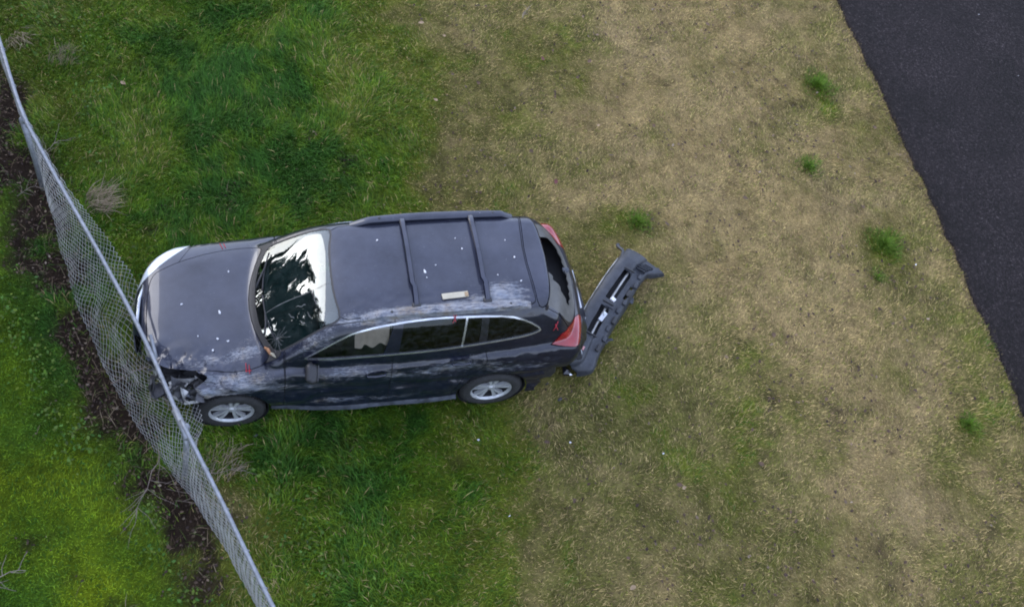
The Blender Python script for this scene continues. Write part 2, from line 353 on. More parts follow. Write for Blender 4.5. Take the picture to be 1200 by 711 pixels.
# ------------------------------------------------------------------ grass
def blades(P, L, Wd, az, lean, col, tipk=1.25, zoff=None):
    """curved grass blades: base points P(n,2)"""
    n = len(P); z0 = ground_z(P) if zoff is None else zoff
    d = np.c_[np.cos(az), np.sin(az)]; s = np.c_[-np.sin(az), np.cos(az)]
    b = np.c_[P, z0 - .004]
    a1 = lean * .6; a2 = np.minimum(lean * 1.35, 1.52)
    mid = b + np.c_[d * (np.sin(a1) * L * .5)[:, None], np.cos(a1) * L * .5]
    tip = mid + np.c_[d * (np.sin(a2) * L * .5)[:, None], np.cos(a2) * L * .5]
    sw = np.c_[s * (Wd / 2)[:, None], np.zeros(n)]
    V = np.stack([b - sw, b + sw, mid + sw * .8, mid - sw * .8, tip], 1).reshape(-1, 3)
    k = np.arange(n)[:, None] * 5
    F = np.concatenate([k + [0, 1, 2], k + [0, 2, 3], k + [3, 2, 4]])
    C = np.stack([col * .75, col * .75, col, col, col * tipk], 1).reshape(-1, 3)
    return V, F, C
def grass_obj(name, label, data, cat='grass'):
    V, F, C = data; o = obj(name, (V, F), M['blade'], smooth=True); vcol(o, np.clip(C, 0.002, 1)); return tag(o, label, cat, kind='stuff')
def in_view(P, margin=60):
    q = (np.c_[P, np.zeros(len(P))] - CAM_C) @ CAM_R; u = 600 + 1200 * q[:, 0] / -q[:, 2]; v = 355.5 - 1200 * q[:, 1] / -q[:, 2]
    return (u > -margin) & (u < 1200 + margin) & (v > -margin) & (v < 711 + margin)
NB = 640000
P = np.c_[rng.uniform(-4.0, 11.0, NB), rng.uniform(-5.0, 7.0, NB)]
iv = in_view(P, 40); keep = iv | (rng.random(NB) < .35)
keep &= ~((P[:, 0] > -.65) & (P[:, 0] < 3.55) & (np.abs(P[:, 1]) < .72))
keep &= P[:, 0] < road_edge(P[:, 1]) + rng.normal(.0, .045, NB) + .05 * np.clip(fbm(P * 4, 3, 1), 0, 1)
P = P[keep]; g = greenness(P); s = soilmask(P); keep = rng.random(len(P)) > s * .96; P, g, s = P[keep], g[keep], s[keep]
far = fence_x(P[:, 1]) - P[:, 0] > .3
col = turf_colour(P, g, s * .3); n = len(P)
jit = rng.normal(1, .32, n)[:, None]; hue = rng.random(n)
straw = (hue < np.interp(g, [0, .3, .6, .9, 1], [.42, .34, .16, .035, .015])) & ~far
dgreen = (hue > np.interp(g, [0, .2, .5, 1], [.99, .90, .82, .70]))
col[straw] = PAL['straw'] * (.85 + .4 * rng.random(straw.sum()))[:, None]
col[dgreen] = np.where(g[dgreen][:, None] > .5, PAL['deep'], PAL['olive'] * .8)
brn = (hue > .40) & (hue < .47) & (g < .45); col[brn] = np.array([.10, .065, .045])
ygr = (hue > .50) & (hue < .62) & (g < .4) & ~far; col[ygr] = PAL['yel'] * .95
col = col * np.clip(1 + (jit - 1) * np.where(g < .45, 1.35, 1)[:, None], .35, 1.9)
clump = fbm(P * 3.0, 3, 3)
L = np.interp(g, [0, .35, .6, .85, 1], [.040, .050, .065, .105, .125]) * rng.uniform(.55, 1.4, n) * (1 + .45 * clump); L[far] = rng.uniform(.035, .075, far.sum())
Wd = np.interp(g, [0, .5, 1], [.0048, .0055, .0066]) * rng.uniform(.7, 1.4, n)
az = fbm(P * .8 + 40, 3, 2) * 7 + rng.normal(0, .9, n)
lean = np.clip(np.interp(g, [0, .4, 1], [1.15, .95, .72]) + rng.normal(0, .28, n), .1, 1.5)
for name, lab, m in (('dry_lawn_grass', 'short dry tan lawn grass between the car and the asphalt', (g < .5) & ~far), ('lush_green_grass', 'long lush green grass around the dark blue car', (g >= .5) & ~far), ('mown_lawn_grass', 'short bright green lawn on the other side of the fence', far)):
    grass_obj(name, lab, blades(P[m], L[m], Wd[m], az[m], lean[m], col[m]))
# leafy ground cover along the foot of the fence
def leaves(P, size, col, zl=.02, zh=.10, tilt=.6):
    n = len(P); az = rng.uniform(0, 6.283, n); t = rng.normal(0, tilt, n); t2 = rng.normal(0, tilt, n)
    d = np.c_[np.cos(az) * np.cos(t), np.sin(az) * np.cos(t), np.sin(t)]; s = np.c_[-np.sin(az) * np.cos(t2), np.cos(az) * np.cos(t2), np.sin(t2)]
    c = np.c_[P, ground_z(P) + rng.uniform(zl, zh, n)]; S = size[:, None]
    V = np.stack([c - d * S * .5, c - d * S * .12 + s * S * .32, c + d * S * .15 + s * S * .26, c + d * S * .5, c + d * S * .15 - s * S * .26, c - d * S * .12 - s * S * .32], 1).reshape(-1, 3)
    k = np.arange(n)[:, None] * 6
    return V, np.concatenate([k + [0, 1, 2], k + [0, 2, 3], k + [0, 3, 4], k + [0, 4, 5]]), np.repeat(col, 6, 0)
n = 52000; P = np.c_[rng.uniform(-4, 2.2, n), rng.uniform(-4.5, 6.5, n)]; d = P[:, 0] - fence_x(P[:, 1]); y = P[:, 1]
den = np.exp(-((d + .62) / .22) ** 2) * np.interp(y, [-4.5, -3, -1.6, .6, 1.3, 7], [.5, .7, 1, .7, .12, .12]) + .8 * np.exp(-((d - .75) / .4) ** 2) * np.interp(y, [-4, -3, -.5, 0, 2.0, 3.5, 7], [.35, .5, .35, 0, .2, .5, .5])
den *= np.clip(.5 + fbm(P * 2.6, 3, 1) * 1.9, 0, 1.4)
P = P[rng.random(n) < den]; n = len(P)
lc = np.array([.070, .140, .022]) * rng.uniform(.45, 1.6, n)[:, None] * np.c_[rng.uniform(.8, 1.5, n), np.ones(n), rng.uniform(.6, 1.2, n)]
grass_obj('leafy_ground_cover', 'low leafy green weeds growing along the foot of the fence', leaves(P, rng.uniform(.025, .055, n), lc, .03, .13), 'ground cover')
# leaf litter and bits in the dug soil, at the road edge, and sprinkled over the lawn
n = 42000; P = np.c_[rng.uniform(-4, 2.2, n), rng.uniform(-4.5, 6.5, n)]; P = P[rng.random(n) < soilmask(P) * .75]
Q = rng.uniform(-4.5, 6.5, 6500); Q = np.c_[road_edge(Q) + np.abs(rng.normal(.0, .085, len(Q))) * rng.choice([-1, 1, 1], len(Q)), Q]
U = np.c_[rng.uniform(-1.5, 9.4, 9000), rng.uniform(-4.5, 6.5, 9000)]; U = U[(greenness(U) < .5) & (fbm(U * 2.3 + 3, 4, 2) > .02) & (rng.random(len(U)) < .95)]; U = U[~((U[:, 0] > -.6) & (U[:, 0] < 3.5) & (np.abs(U[:, 1]) < .8))]
def litter_obj(name, lab, P, s0, s1, zl, zh, tilt):
    n = len(P); c = np.array([[.10, .065, .045], [.055, .035, .028], [.20, .145, .10], [.27, .215, .16]])[rng.choice(4, n, p=[.48, .42, .08, .02])] * rng.uniform(.6, 1.3, n)[:, None]
    grass_obj(name, lab, leaves(P, rng.uniform(s0, s1, n), c, zl, zh, tilt), 'leaf litter')
litter_obj('leaf_litter', 'brown leaf litter and clods in the bare soil along the fence', P, .014, .05, .0, .035, .5)
litter_obj('road_edge_litter', 'brown needles and crumbs along the ragged asphalt edge', Q, .010, .028, .012, .03, .3)
litter_obj('lawn_litter', 'tiny dark brown leaf scraps sprinkled through the dry lawn', U, .018, .055, .02, .05, .4)

n = 14000; P = np.c_[rng.uniform(-4, 2.2, n), rng.uniform(-4.5, 6.5, n)]; P = P[rng.random(n) < soilmask(P) * .9]; n = len(P)
cs = np.array([[.22, .16, .10], [.11, .07, .045], [.32, .25, .16], [.08, .13, .022]])[rng.choice(4, n, p=[.35, .25, .15, .25])] * rng.uniform(.6, 1.2, n)[:, None]
grass_obj('dead_stalk_tangle', 'tangle of dead stalks over the dark soil along the fence', blades(P, rng.uniform(.06, .24, n), rng.uniform(.004, .007, n), rng.uniform(0, 6.283, n), np.clip(rng.normal(1.2, .2, n), .5, 1.5), cs), 'dead stalks')
# ------------------------------------------------------------------ the car: implicit body form, cut into panels
def ip(x,xs,ys):
    # smooth (pchip-like) interpolation through keypoints
    xs=np.asarray(xs,float);ys=np.asarray(ys,float)
    h=np.diff(xs);d=np.diff(ys)/h
    m=np.zeros_like(xs);m[0]=d[0];m[-1]=d[-1]
    for i in range(1,len(xs)-1):
        if d[i-1]*d[i]>0:
            w1=2*h[i]+h[i-1];w2=h[i]+2*h[i-1];m[i]=(w1+w2)/(w1/d[i-1]+w2/d[i])
    xc=np.clip(x,xs[0],xs[-1]);k=np.clip(np.searchsorted(xs,xc)-1,0,len(xs)-2)
    t=(xc-xs[k])/h[k];t2=t*t;t3=t2*t
    r=(2*t3-3*t2+1)*ys[k]+(t3-2*t2+t)*h[k]*m[k]+(-2*t3+3*t2)*ys[k+1]+(t3-t2)*h[k]*m[k+1]
    return r+(x-xc)*np.where(x<xs[0],m[0],m[-1])
def smax(a,b,k):
    h=np.maximum(k-np.abs(a-b),0)/k
    return np.maximum(a,b)+h*h*k*.25
def smin(a,b,k): return -smax(-a,-b,k)
def body(x,y,z):
    a=np.abs(y)
    # ---- lower body
    W=ip(x,[-1.0,-.6,-.2,.3,1.4,2.6,3.2,3.6,3.9],[.84,.895,.91,.91,.91,.91,.90,.875,.84])
    dz=ip(z,[.2,.30,.42,.60,.78,.86,.96,1.1],[-.075,-.04,-.018,0,-.012,-.020,-.052,-.12])
    side=a-(W+dz)
    hood=ip(x,[-1.0,-.86,-.80,-.70,-.5,-.1,.3,.55,.9,2,3,3.9],[.66,.74,.79,.83,.875,.935,.985,1.00,1.00,1.03,1.07,1.10])
    hood=hood-.035*(a/.8)**2-.05*np.clip((a-.55)/.3,0,1)**2*np.clip((.6-x)/.3,0,1)
    # hood side valley / fender crown
    top=(z-hood)*.98
    low=smax(side,top,.07)
    front=-.93+.035*np.abs((z-.55)/.3)**2+ip(a,[0,.35,.6,.75,.9],[0,.03,.11,.21,.40])-x
    low=smax(low,front,.07)
    rz=ip(z,[.2,.5,.62,.75,.92,1.02,1.10,1.3],[3.70,3.72,3.76,3.785,3.775,3.735,3.675,3.52])
    rear=(x-(rz-ip(a,[0,.4,.65,.8,.9],[0,.03,.08,.14,.24])))*.97
    low=smax(low,rear,.05)
    low=smax(low,.22-z,.03)
    # ---- greenhouse
    Wb=ip(x,[.2,.6,1.2,2.0,2.8,3.3,3.7],[.72,.77,.81,.82,.80,.77,.70])
    gs=(a-(Wb-ip(z,[.9,1.05,1.25,1.45,1.6],[-.01,.02,.085,.175,.26])))*.93
    roof=ip(x,[.7,1.0,1.2,1.5,2.1,2.8,3.2,3.45],[1.42,1.485,1.535,1.575,1.61,1.615,1.60,1.575])
    rf=z-(roof-.04*(a/.55)**2)
    gh=smax(gs,rf,.10)
    xw=ip(z,[.9,1.0,1.15,1.35,1.5,1.6],[.13,.275,.485,.765,1.00,1.20])
    ws=(xw+.13*(a/.68)**2-x)*.56
    gh=smax(gh,ws,.05)
    rg=ip(z,[.95,1.05,1.2,1.35,1.47,1.52,1.6],[3.74,3.68,3.57,3.44,3.29,3.29,3.27])
    rgw=(x-(rg-ip(a,[0,.35,.55,.7,.8],[0,.02,.07,.16,.28])))*.85
    gh=smax(gh,rgw,.035)
    return smin(low,gh,.025)
def surfacenets(f,lo,hi,h):
    ax=[np.arange(l,u+h,h) for l,u in zip(lo,hi)]
    G=np.stack(np.meshgrid(*ax,indexing='ij'),-1)
    D=f(G[...,0],G[...,1],G[...,2]);S=D<0
    nx,ny,nz=D.shape
    c=np.zeros((nx-1,ny-1,nz-1),int)
    for i in (0,1):
        for j in (0,1):
            for k in (0,1): c+=S[i:nx-1+i,j:ny-1+j,k:nz-1+k]
    act=(c>0)&(c<8);idx=-np.ones(act.shape,int);idx[act]=np.arange(act.sum())
    I=np.argwhere(act);n=len(I)
    acc=np.zeros((n,3));cnt=np.zeros(n)
    corners=[(i,j,k) for i in (0,1) for j in (0,1) for k in (0,1)]
    for a_ in corners:
        for b_ in corners:
            if a_<b_ and sum(abs(p-q) for p,q in zip(a_,b_))==1:
                A=I+a_;B=I+b_
                da=D[A[:,0],A[:,1],A[:,2]];db=D[B[:,0],B[:,1],B[:,2]]
                m=(da<0)!=(db<0);t=np.where(m,da/np.where(m,da-db,1),0)
                acc+=np.where(m[:,None],np.array(a_)+(np.array(b_)-np.array(a_))*t[:,None],0);cnt+=m
    V=np.array(lo)+(I+acc/cnt[:,None])*h
    Q=[]
    for d in range(3):
        e1=[1,2,0][d];e2=[2,0,1][d]
        sl=[slice(None)]*3;sl2=[slice(None)]*3;sl[d]=slice(0,-1);sl2[d]=slice(1,None)
        s0=S[tuple(sl)];s1=S[tuple(sl2)]
        E=np.argwhere(s0!=s1)
        ok=(E[:,e1]>0)&(E[:,e2]>0)&(E[:,e1]<D.shape[e1]-1)&(E[:,e2]<D.shape[e2]-1);E=E[ok]
        flip=s0[tuple(E.T)]
        u=np.zeros(3,int);u[e1]=1;w=np.zeros(3,int);w[e2]=1
        g=lambda X:idx[X[:,0],X[:,1],X[:,2]]
        q=np.stack([g(E-u-w),g(E-w),g(E),g(E-u)],1)
        q[~flip]=q[~flip][:,::-1];Q.append(q)
    return V,np.concatenate(Q)
def grad(f,V,e=2e-3):
    g=np.stack([f(*(V+np.eye(3)[i]*e).T)-f(*(V-np.eye(3)[i]*e).T) for i in range(3)],1)/(2*e)
    return g
def split(Mh, f):
    """cut a triangle mesh along f=0; returns (f>0 part, f<0 part)"""
    V, T = Mh
    if len(T) == 0: return (V, T), (V, T)
    fv = f(V); fv = np.where(np.abs(fv) < 1e-7, 1e-7, fv); s = fv > 0; c = s[T].sum(1)
    ins, out = [T[c == 3]], [T[c == 0]]; nV = [V]; n = len(V)
    for cnt in (1, 2):
        mx = T[c == cnt]
        if len(mx) == 0: continue
        lone = s[mx] if cnt == 1 else ~s[mx]; k = lone.argmax(1); r = np.arange(len(mx))
        i0, i1, i2 = mx[r, k], mx[r, (k + 1) % 3], mx[r, (k + 2) % 3]
        E = np.concatenate([np.c_[i0, i1], np.c_[i0, i2]]); E = np.sort(E, 1)
        u, inv = np.unique(E[:, 0].astype(np.int64) * 10 ** 7 + E[:, 1], return_inverse=True)
        a, b = u // 10 ** 7, u % 10 ** 7; t = np.clip(fv[a] / (fv[a] - fv[b]), .01, .99)
        nV.append(V[a] + (V[b] - V[a]) * t[:, None]); p = inv.ravel() + n; n += len(u)
        p1, p2 = p[:len(mx)], p[len(mx):]
        tri = np.stack([i0, p1, p2], 1); qd = np.concatenate([np.stack([p1, i1, i2], 1), np.stack([p1, i2, p2], 1)])
        (ins if cnt == 1 else out).append(tri); (out if cnt == 1 else ins).append(qd)
    V = np.concatenate(nV)
    def comp(T):
        T = np.concatenate(T); u, inv = np.unique(T, return_inverse=True); return V[u], inv.reshape(T.shape)
    return comp(ins), comp(out)
def chaikin(p, k=2):
    p = np.array(p, float)
    for _ in range(k):
        q = np.roll(p, -1, 0); p = np.stack([p * .75 + q * .25, p * .25 + q * .75], 1).reshape(-1, 2)
    return p
def sdp(poly, X, Y):
    """signed distance to polygon, positive inside"""
    P = np.asarray(poly, float); n = len(P); d = np.full(X.shape, 1e9); ins = np.zeros(X.shape, bool)
    for i in range(n):
        a, b = P[i], P[(i + 1) % n]; e = b - a; wx, wy = X - a[0], Y - a[1]
        t = np.clip((wx * e[0] + wy * e[1]) / (e @ e + 1e-12), 0, 1); d = np.minimum(d, (wx - e[0] * t) ** 2 + (wy - e[1] * t) ** 2)
        c = ((a[1] > Y) != (b[1] > Y)) & (X < (b[0] - a[0]) * (Y - a[1]) / (b[1] - a[1] + 1e-12) + a[0]); ins ^= c
    return np.sqrt(d) * np.where(ins, 1, -1)
def sym(pts):  # (x, a) half outline from centre to centre -> closed (x, y) outline
    return [(x, a) for x, a in pts] + [(x, -a) for x, a in pts[::-1] if a > 0]
CAR = root('wrecked_car', (1.4, 0, 0))
tag(CAR, 'dark navy blue station wagon with crushed front corner, nose pressed into the chain link fence', 'car')
BV, BQ = surfacenets(body, (-1.02, -.99, .16), (3.92, .99, 1.72), .0165)
for _ in range(3):
    gr = grad(body, BV); BV = BV - gr * (body(*BV.T) / ((gr ** 2).sum(1) + 1e-9))[:, None]
gr = grad(body, BV); BN = gr / np.linalg.norm(gr, axis=1)[:, None]
def sstep(a, b, x): t = np.clip((x - a) / (b - a), 0, 1); return t * t * (3 - 2 * t)
def dents(V):
    x, y, z = V.T; d = np.zeros(len(V))
    L = sstep(-.55, -.75, y) * sstep(1.12, .95, z)
    d += L * (fbm(np.c_[x * 1.8, z * 6, y * 0], 3, 1) * .028 - .008) * sstep(3.6, 3.2, x)
    d += L * fbm(np.c_[x * 7, z * 14, y * 3], 3, 2) * .010
    F = sstep(.35, -.35, x) * sstep(-.35, -.7, y); d += F * (fbm(np.c_[x * 7, y * 7, z * 7], 3, 3) * .075 - .015)
    Hd = sstep(.3, -.6, x) * sstep(-.05, -.6, y) * sstep(.7, .8, z); d += Hd * (fbm(np.c_[x * 3.2, y * 4, z], 2, 0) * .050 - .012)
    Rf = sstep(-.28, -.5, y) * sstep(1.4, 1.5, z); d += Rf * (fbm(np.c_[x * 4, y * 9, z], 3, 1) * .016 - .006)
    wsm = sstep(.25, .4, x) * sstep(1.15, 1.05, x) * sstep(.66, .60, np.abs(y)) * sstep(1.0, 1.04, z)
    d += fbm(np.c_[x * 2, y * 2, z * 2], 2, 2) * .0018; d *= 1 - wsm
    # crease running along both doors
    d -= L * np.exp(-((z - (.66 + .03 * np.sin(x * 2.2))) / .05) ** 2) * .020 * sstep(.4, .8, x)
    d -= sstep(-.6, -.75, y) * np.exp(-(((x - 2.35) / .22) ** 2 + ((z - .80) / .14) ** 2)) * .035
    return d
BV = BV + BN * dents(BV)[:, None]
BT = np.concatenate([BQ[:, [0, 1, 2]], BQ[:, [0, 2, 3]]])
def scuff(V):
    x, y, z = V.T
    g = lambda cx, sx, c2, s2, q: np.exp(-((x - cx) / sx) ** 2 - ((q - c2) / s2) ** 2)
    Lf = sstep(-.62, -.76, y)
    s = Lf * sstep(1.12, 1.0, z) * .38
    for cx, sx, cz, sz, k in ((1.15, .30, .93, .08, .36), (.85, .35, .74, .07, .25), (1.75, .25, .84, .05, .26), (2.20, .30, .86, .10, .36), (2.75, .35, .86, .10, .28), (1.3, .9, .43, .035, .36), (.15, .40, .84, .12, .40), (-.15, .25, .72, .14, .42), (1.62, .10, .95, .2, .22), (3.2, .25, .80, .06, .22)):
        s = s + Lf * g(cx, sx, cz, sz, z) * k
    R_ = sstep(1.38, 1.46, z)
    s = np.maximum(s, R_ * (g(1.35, .55, -.55, .10, y) * .95 + g(2.0, .5, -.56, .07, y) * .6 + g(2.75, .40, -.42, .16, y) * .95 + g(2.3, .5, -.50, .07, y) * .5))
    Hh = sstep(.78, .86, z) * sstep(.55, .40, x)
    s = np.maximum(s, Hh * (g(-.1, .55, -.58, .10, y) * .82 + g(.25, .22, -.42, .2, y) * .52 + g(-.25, .25, -.25, .2, y) * .4))
    s = np.maximum(s, sstep(-.45, -.6, y) * sstep(1.02, 1.07, z) * sstep(1.25, 1.0, x) * .60)
    s = np.maximum(s, .16 + .14 * fbm(V * 2, 2, 0))
    return np.clip(s * (1 + .45 * fbm(V * np.array([4.5, 10, 10]), 3, 1)), 0, 1)
def panel(name, Mh, mat, parent=CAR, rim=.014, off=0.0, attr=True, label=None):
    V, T = Mh
    if len(T) == 0: return None
    g = grad(body, V); N = g / (np.linalg.norm(g, axis=1)[:, None] + 1e-9); V = V + N * off
    nv = len(V)
    if rim:
        E = np.concatenate([T[:, [0, 1]], T[:, [1, 2]], T[:, [2, 0]]]); key = np.sort(E, 1); k = key[:, 0].astype(np.int64) * 10 ** 7 + key[:, 1]
        u, idx, ct = np.unique(k, return_index=True, return_counts=True); bd = E[idx[ct == 1]]
        bv = np.unique(bd); m = -np.ones(nv, int); m[bv] = np.arange(len(bv)); nb = len(bv)
        V = np.concatenate([V, V[bv], V[bv] - N[bv] * rim]); a, b = m[bd[:, 0]], m[bd[:, 1]]
        T = np.concatenate([T, np.stack([nv + b, nv + a, nv + nb + a], 1), np.stack([nv + b, nv + nb + a, nv + nb + b], 1)])
    o = obj(name, (V, T), mat, parent)
    if attr: vflt(o, scuff(V), 'scuff')
    if label: o['label'] = label
    return o
def cut(Mh, f, gap=.0):
    """take f>gap out of Mh; drop the gap strip; return (piece, rest)"""
    a, r = split(Mh, lambda V: f(*V.T) - gap)
    if gap: _, r = split(r, lambda V: f(*V.T) + gap)
    return a, r
SH = (BV, BT)
WHEELS = [(0.0, -1), (0.0, 1), (2.741, -1), (2.741, 1)]
arch = lambda x, y, z: np.minimum(.395 - np.minimum(np.hypot(x, z - .34), np.hypot(x - 2.741, z - .34)), np.abs(y) - .5)
_, SH = cut(SH, arch)
_, SH = cut(SH, lambda x, y, z: .27 - z)
WS = chaikin(sym([(.300, 0), (.335, .33), (.43, .55), (.475, .615), (.56, .63), (1.04, .555), (1.10, .51), (1.055, .28), (1.045, 0)]), 1)
wsf = lambda x, y, z: np.minimum(sdp(WS, x, y), z - .9)
glass_w, SH = cut(SH, lambda x, y, z: wsf(x, y, z) + .0)
SHW, SH = cut(SH, lambda x, y, z: wsf(x, y, z) + .022)           # black rubber seal round the windscreen
RG = chaikin(sym([(.0, .0)]) if 0 else [(y_, z_) for y_, z_ in [(0, 1.075), (.40, 1.085), (.55, 1.12), (.60, 1.20), (.56, 1.36), (.50, 1.495), (0, 1.505), (-.50, 1.495), (-.56, 1.36), (-.60, 1.20), (-.55, 1.12), (-.40, 1.085)]], 1)
rgf = lambda x, y, z: np.minimum(sdp(RG, y, z), x - (3.20 - .10 * np.abs(y)))
SPL = chaikin(sym([(3.045, 0), (3.085, .40), (3.10, .55), (3.16, .575), (3.22, .52), (3.262, .28), (3.272, 0)]), 1)
spf = lambda x, y, z: np.minimum(sdp(SPL, x, y), z - 1.40)
spoiler, SH = cut(SH, spf, .004)
rearg, SH = cut(SH, rgf)
HOLE = chaikin([(.42, 1.34), (.30, 1.46), (.10, 1.48), (-.12, 1.42), (-.26, 1.33), (-.42, 1.22), (-.30, 1.16), (.02, 1.13), (.28, 1.15), (.38, 1.24)], 2)
_, rearg = cut(rearg, lambda x, y, z: sdp(HOLE, y, z) + .012 * np.sin(y * 60))
DLO = chaikin([(.735, 1.095), (.80, 1.15), (1.15, 1.372), (1.35, 1.43), (1.60, 1.465), (2.03, 1.495), (2.47, 1.487), (2.80, 1.455), (3.0, 1.385), (3.17, 1.265), (3.10, 1.225), (2.95, 1.195), (2.5, 1.16), (1.96, 1.125), (1.44, 1.110), (.95, 1.095)], 1)
dlo = lambda x, y, z: np.minimum(sdp(DLO, x, z), np.abs(y) - .45)
win, SH = cut(SH, lambda x, y, z: dlo(x, y, z) + .008)
win, chrome = split(win, lambda V: dlo(*V.T) - .008)
left = lambda Mh: split(Mh, lambda V: -V[:, 1])
for side, Mh in zip('LR', left(chrome)): panel('window_trim', Mh, M['chrome'], off=.006, rim=.02, attr=False)
ln = lambda x0, k: (lambda x, y, z: (x0 + k * (z - 1.15)) - x)
fw, win = cut(win, ln(1.53, .30)); bp, win = cut(win, ln(1.68, .12)); rw, win = cut(win, ln(2.315, .10)); ch, win = cut(win, ln(2.335, .10)); qw, win = cut(win, ln(2.50, .05)); dp, qg = cut(win, ln(2.585, .02))
for side, Mh in zip('LR', left(fw)): panel('front_window', Mh, M['frontglass'] if side == 'L' else M['sideglass'], off=-.008, rim=0, attr=False)
for Mh in left(bp): panel('centre_pillar', Mh, M['paint'], off=-.002)
for Mh in left(rw): panel('rear_window', Mh, M['sideglass'], off=-.006, rim=0, attr=False)
for Mh in left(ch): panel('window_divider', Mh, M['chrome'], off=.0, rim=.01, attr=False)
for Mh in left(qw): panel('small_window', Mh, M['sideglass'], off=-.006, rim=0, attr=False)
for Mh in left(dp): panel('rear_pillar', Mh, M['gloss_black'], off=-.002, attr=False)
for Mh in left(qg): panel('cargo_window', Mh, M['sideglass'], off=-.006, rim=0, attr=False)
ws_o = panel('windscreen', glass_w, M['windshield'], off=-.004, rim=0, attr=False)
panel('windscreen_seal', SHW, M['black'], off=.0, rim=.01, attr=False)
panel('tailgate_glass', rearg, M['rearglass'], off=-.004, rim=.006, attr=False, label='grey crazed tailgate glass with a large hole')
# lamps
TL = chaikin([(3.20, .83), (3.27, .775), (3.42, .70), (3.55, .58), (3.635, .44), (3.75, .42), (3.80, .60), (3.6, .98), (3.3, .98), (3.15, .9)], 1)
tlf = lambda x, y, z: np.minimum(np.minimum(sdp(TL, x, np.abs(y)), z - (1.035 - .10 * (x - 3.35))), 1.16 - z)
tails, SH = cut(SH, tlf, .003)
for Mh in left(tails): panel('tail_light', Mh, M['redlens'], off=.003, attr=False)
HL = chaikin([(-.95, .36), (-.80, .47), (-.62, .635), (-.42, .80), (-.30, .90), (-.36, 1.0), (-1.0, 1.0)], 1)
hlf = lambda x, y, z: np.minimum(np.minimum(sdp(HL, x, np.abs(y)), z - .60), y)
head, SH = cut(SH, hlf, .004)
panel('headlight', head, M['lens'], attr=False)
# bonnet
HD = chaikin(sym([(-.775, 0), (-.765, .25), (-.735, .44), (-.69, .53), (-.60, .57), (-.42, .64), (-.1, .712), (.2, .72), (.36, .70), (.415, .64), (.345, .50), (.265, .25), (.235, 0)]), 1)
hdf = lambda x, y, z: np.minimum(sdp(HD, x, y + .01 * np.sin(x * 9) * (y < 0)), z - .72)
hood, SH = cut(SH, hdf, .0035)
# crushed corner: bumper, lamp and front of the wing torn off
crn = lambda x, y, z: np.minimum(-.29 - x + .05 * np.sin(y * 31) + .05 * np.sin(z * 23), -.16 - y + .05 * np.sin(z * 17 + x * 11))
_, SH = cut(SH, crn)
cowl, SH = cut(SH, lambda x, y, z: np.minimum(np.minimum(sdp(chaikin(sym([(.15, 0), (.2, .5), (.33, .70), (.52, .70), (.52, .6), (.40, .3), (.36, 0)]), 1), x, y), z - .9), .62 - x), .002)
panel('cowl_grille', cowl, M['black'], rim=.01, attr=False)
# rear bumper cover is gone: open corner with the beam and back panel showing
_, SH = cut(SH, lambda x, y, z: np.minimum(x - 3.26 - .03 * np.sin(z * 30 + y * 5), .70 + .015 * np.sin(y * 40 + x * 20) - z))
# dark inner shell under all painted panels (seen in the gaps)
sv, st = SH; hv, ht = hood
gsh = grad(body, sv); panel('inner_shell', (sv - gsh / np.linalg.norm(gsh, axis=1)[:, None] * .013, st), M['shell'], rim=0, attr=False)
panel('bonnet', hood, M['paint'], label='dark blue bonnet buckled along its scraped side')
RFP = chaikin(sym([(1.0, 0), (1.0, .30), (1.06, .545), (1.5, .555), (2.4, .555), (3.02, .545), (3.085, .52), (3.065, .40), (3.03, 0)]), 1)
roofp, SH = cut(SH, lambda x, y, z: np.minimum(sdp(RFP, x, y), z - 1.35), .004)
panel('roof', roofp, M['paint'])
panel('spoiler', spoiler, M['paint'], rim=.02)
TG = chaikin([(0, .68), (.60, .68), (.66, .74), (.665, .98), (.64, 1.14), (.585, 1.36), (.50, 1.58), (-.50, 1.58), (-.585, 1.36), (-.64, 1.14), (-.665, .98), (-.66, .74), (-.60, .68)], 1)
tail, SH = cut(SH, lambda x, y, z: np.minimum(sdp(TG, y, z), x - 3.16), .004)
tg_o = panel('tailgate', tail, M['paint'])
_, SH = cut(SH, lambda x, y, z: np.minimum(x - 3.30 - .04 * np.sin(z * 30), 0.52 - z + .0 * x), .0)     # bumper cover is gone
rock, SH = cut(SH, lambda x, y, z: np.minimum(np.minimum(.345 - z, x - .40), 2.36 - x), .003)
for Mh in left(rock): panel('sill', Mh, M['cladding'], attr=False)
SIDE = lambda x, y, z: np.abs(y) - .58
fd, SH = cut(SH, lambda x, y, z: np.minimum(np.minimum(np.minimum(x - .535 - .05 * (z - .6), 1.605 + .03 * (z - .6) - x), SIDE(x, y, z)), 1.6 - z), .004)
rd, SH = cut(SH, lambda x, y, z: np.minimum(np.minimum(np.minimum(x - 1.5, sdp(chaikin([(1.4, .3), (2.26, .3), (2.30, .45), (2.40, .66), (2.55, .80), (2.62, .92), (2.56, 1.15), (2.50, 1.3), (2.40, 1.6), (1.4, 1.6)], 1), x, z)), SIDE(x, y, z)), 1.6 - z), .004)
for Mh in left(fd): o = panel('front_door', Mh, M['paint'])
for Mh in left(rd): panel('rear_door', Mh, M['paint'])
fen, SH = cut(SH, lambda x, y, z: np.minimum(np.minimum(.545 - x, np.abs(y) - .45), x + .34 - .6 * (np.abs(y) - .8)), .003)
for side, Mh in zip('LR', left(fen)): panel('wing', Mh, M['paint'], label='crumpled dark blue wing above the front wheel' if side == 'L' else None)
nose, SH = cut(SH, lambda x, y, z: .1 - x); nose, _ = cut(nose, lambda x, y, z: -.33 - x)
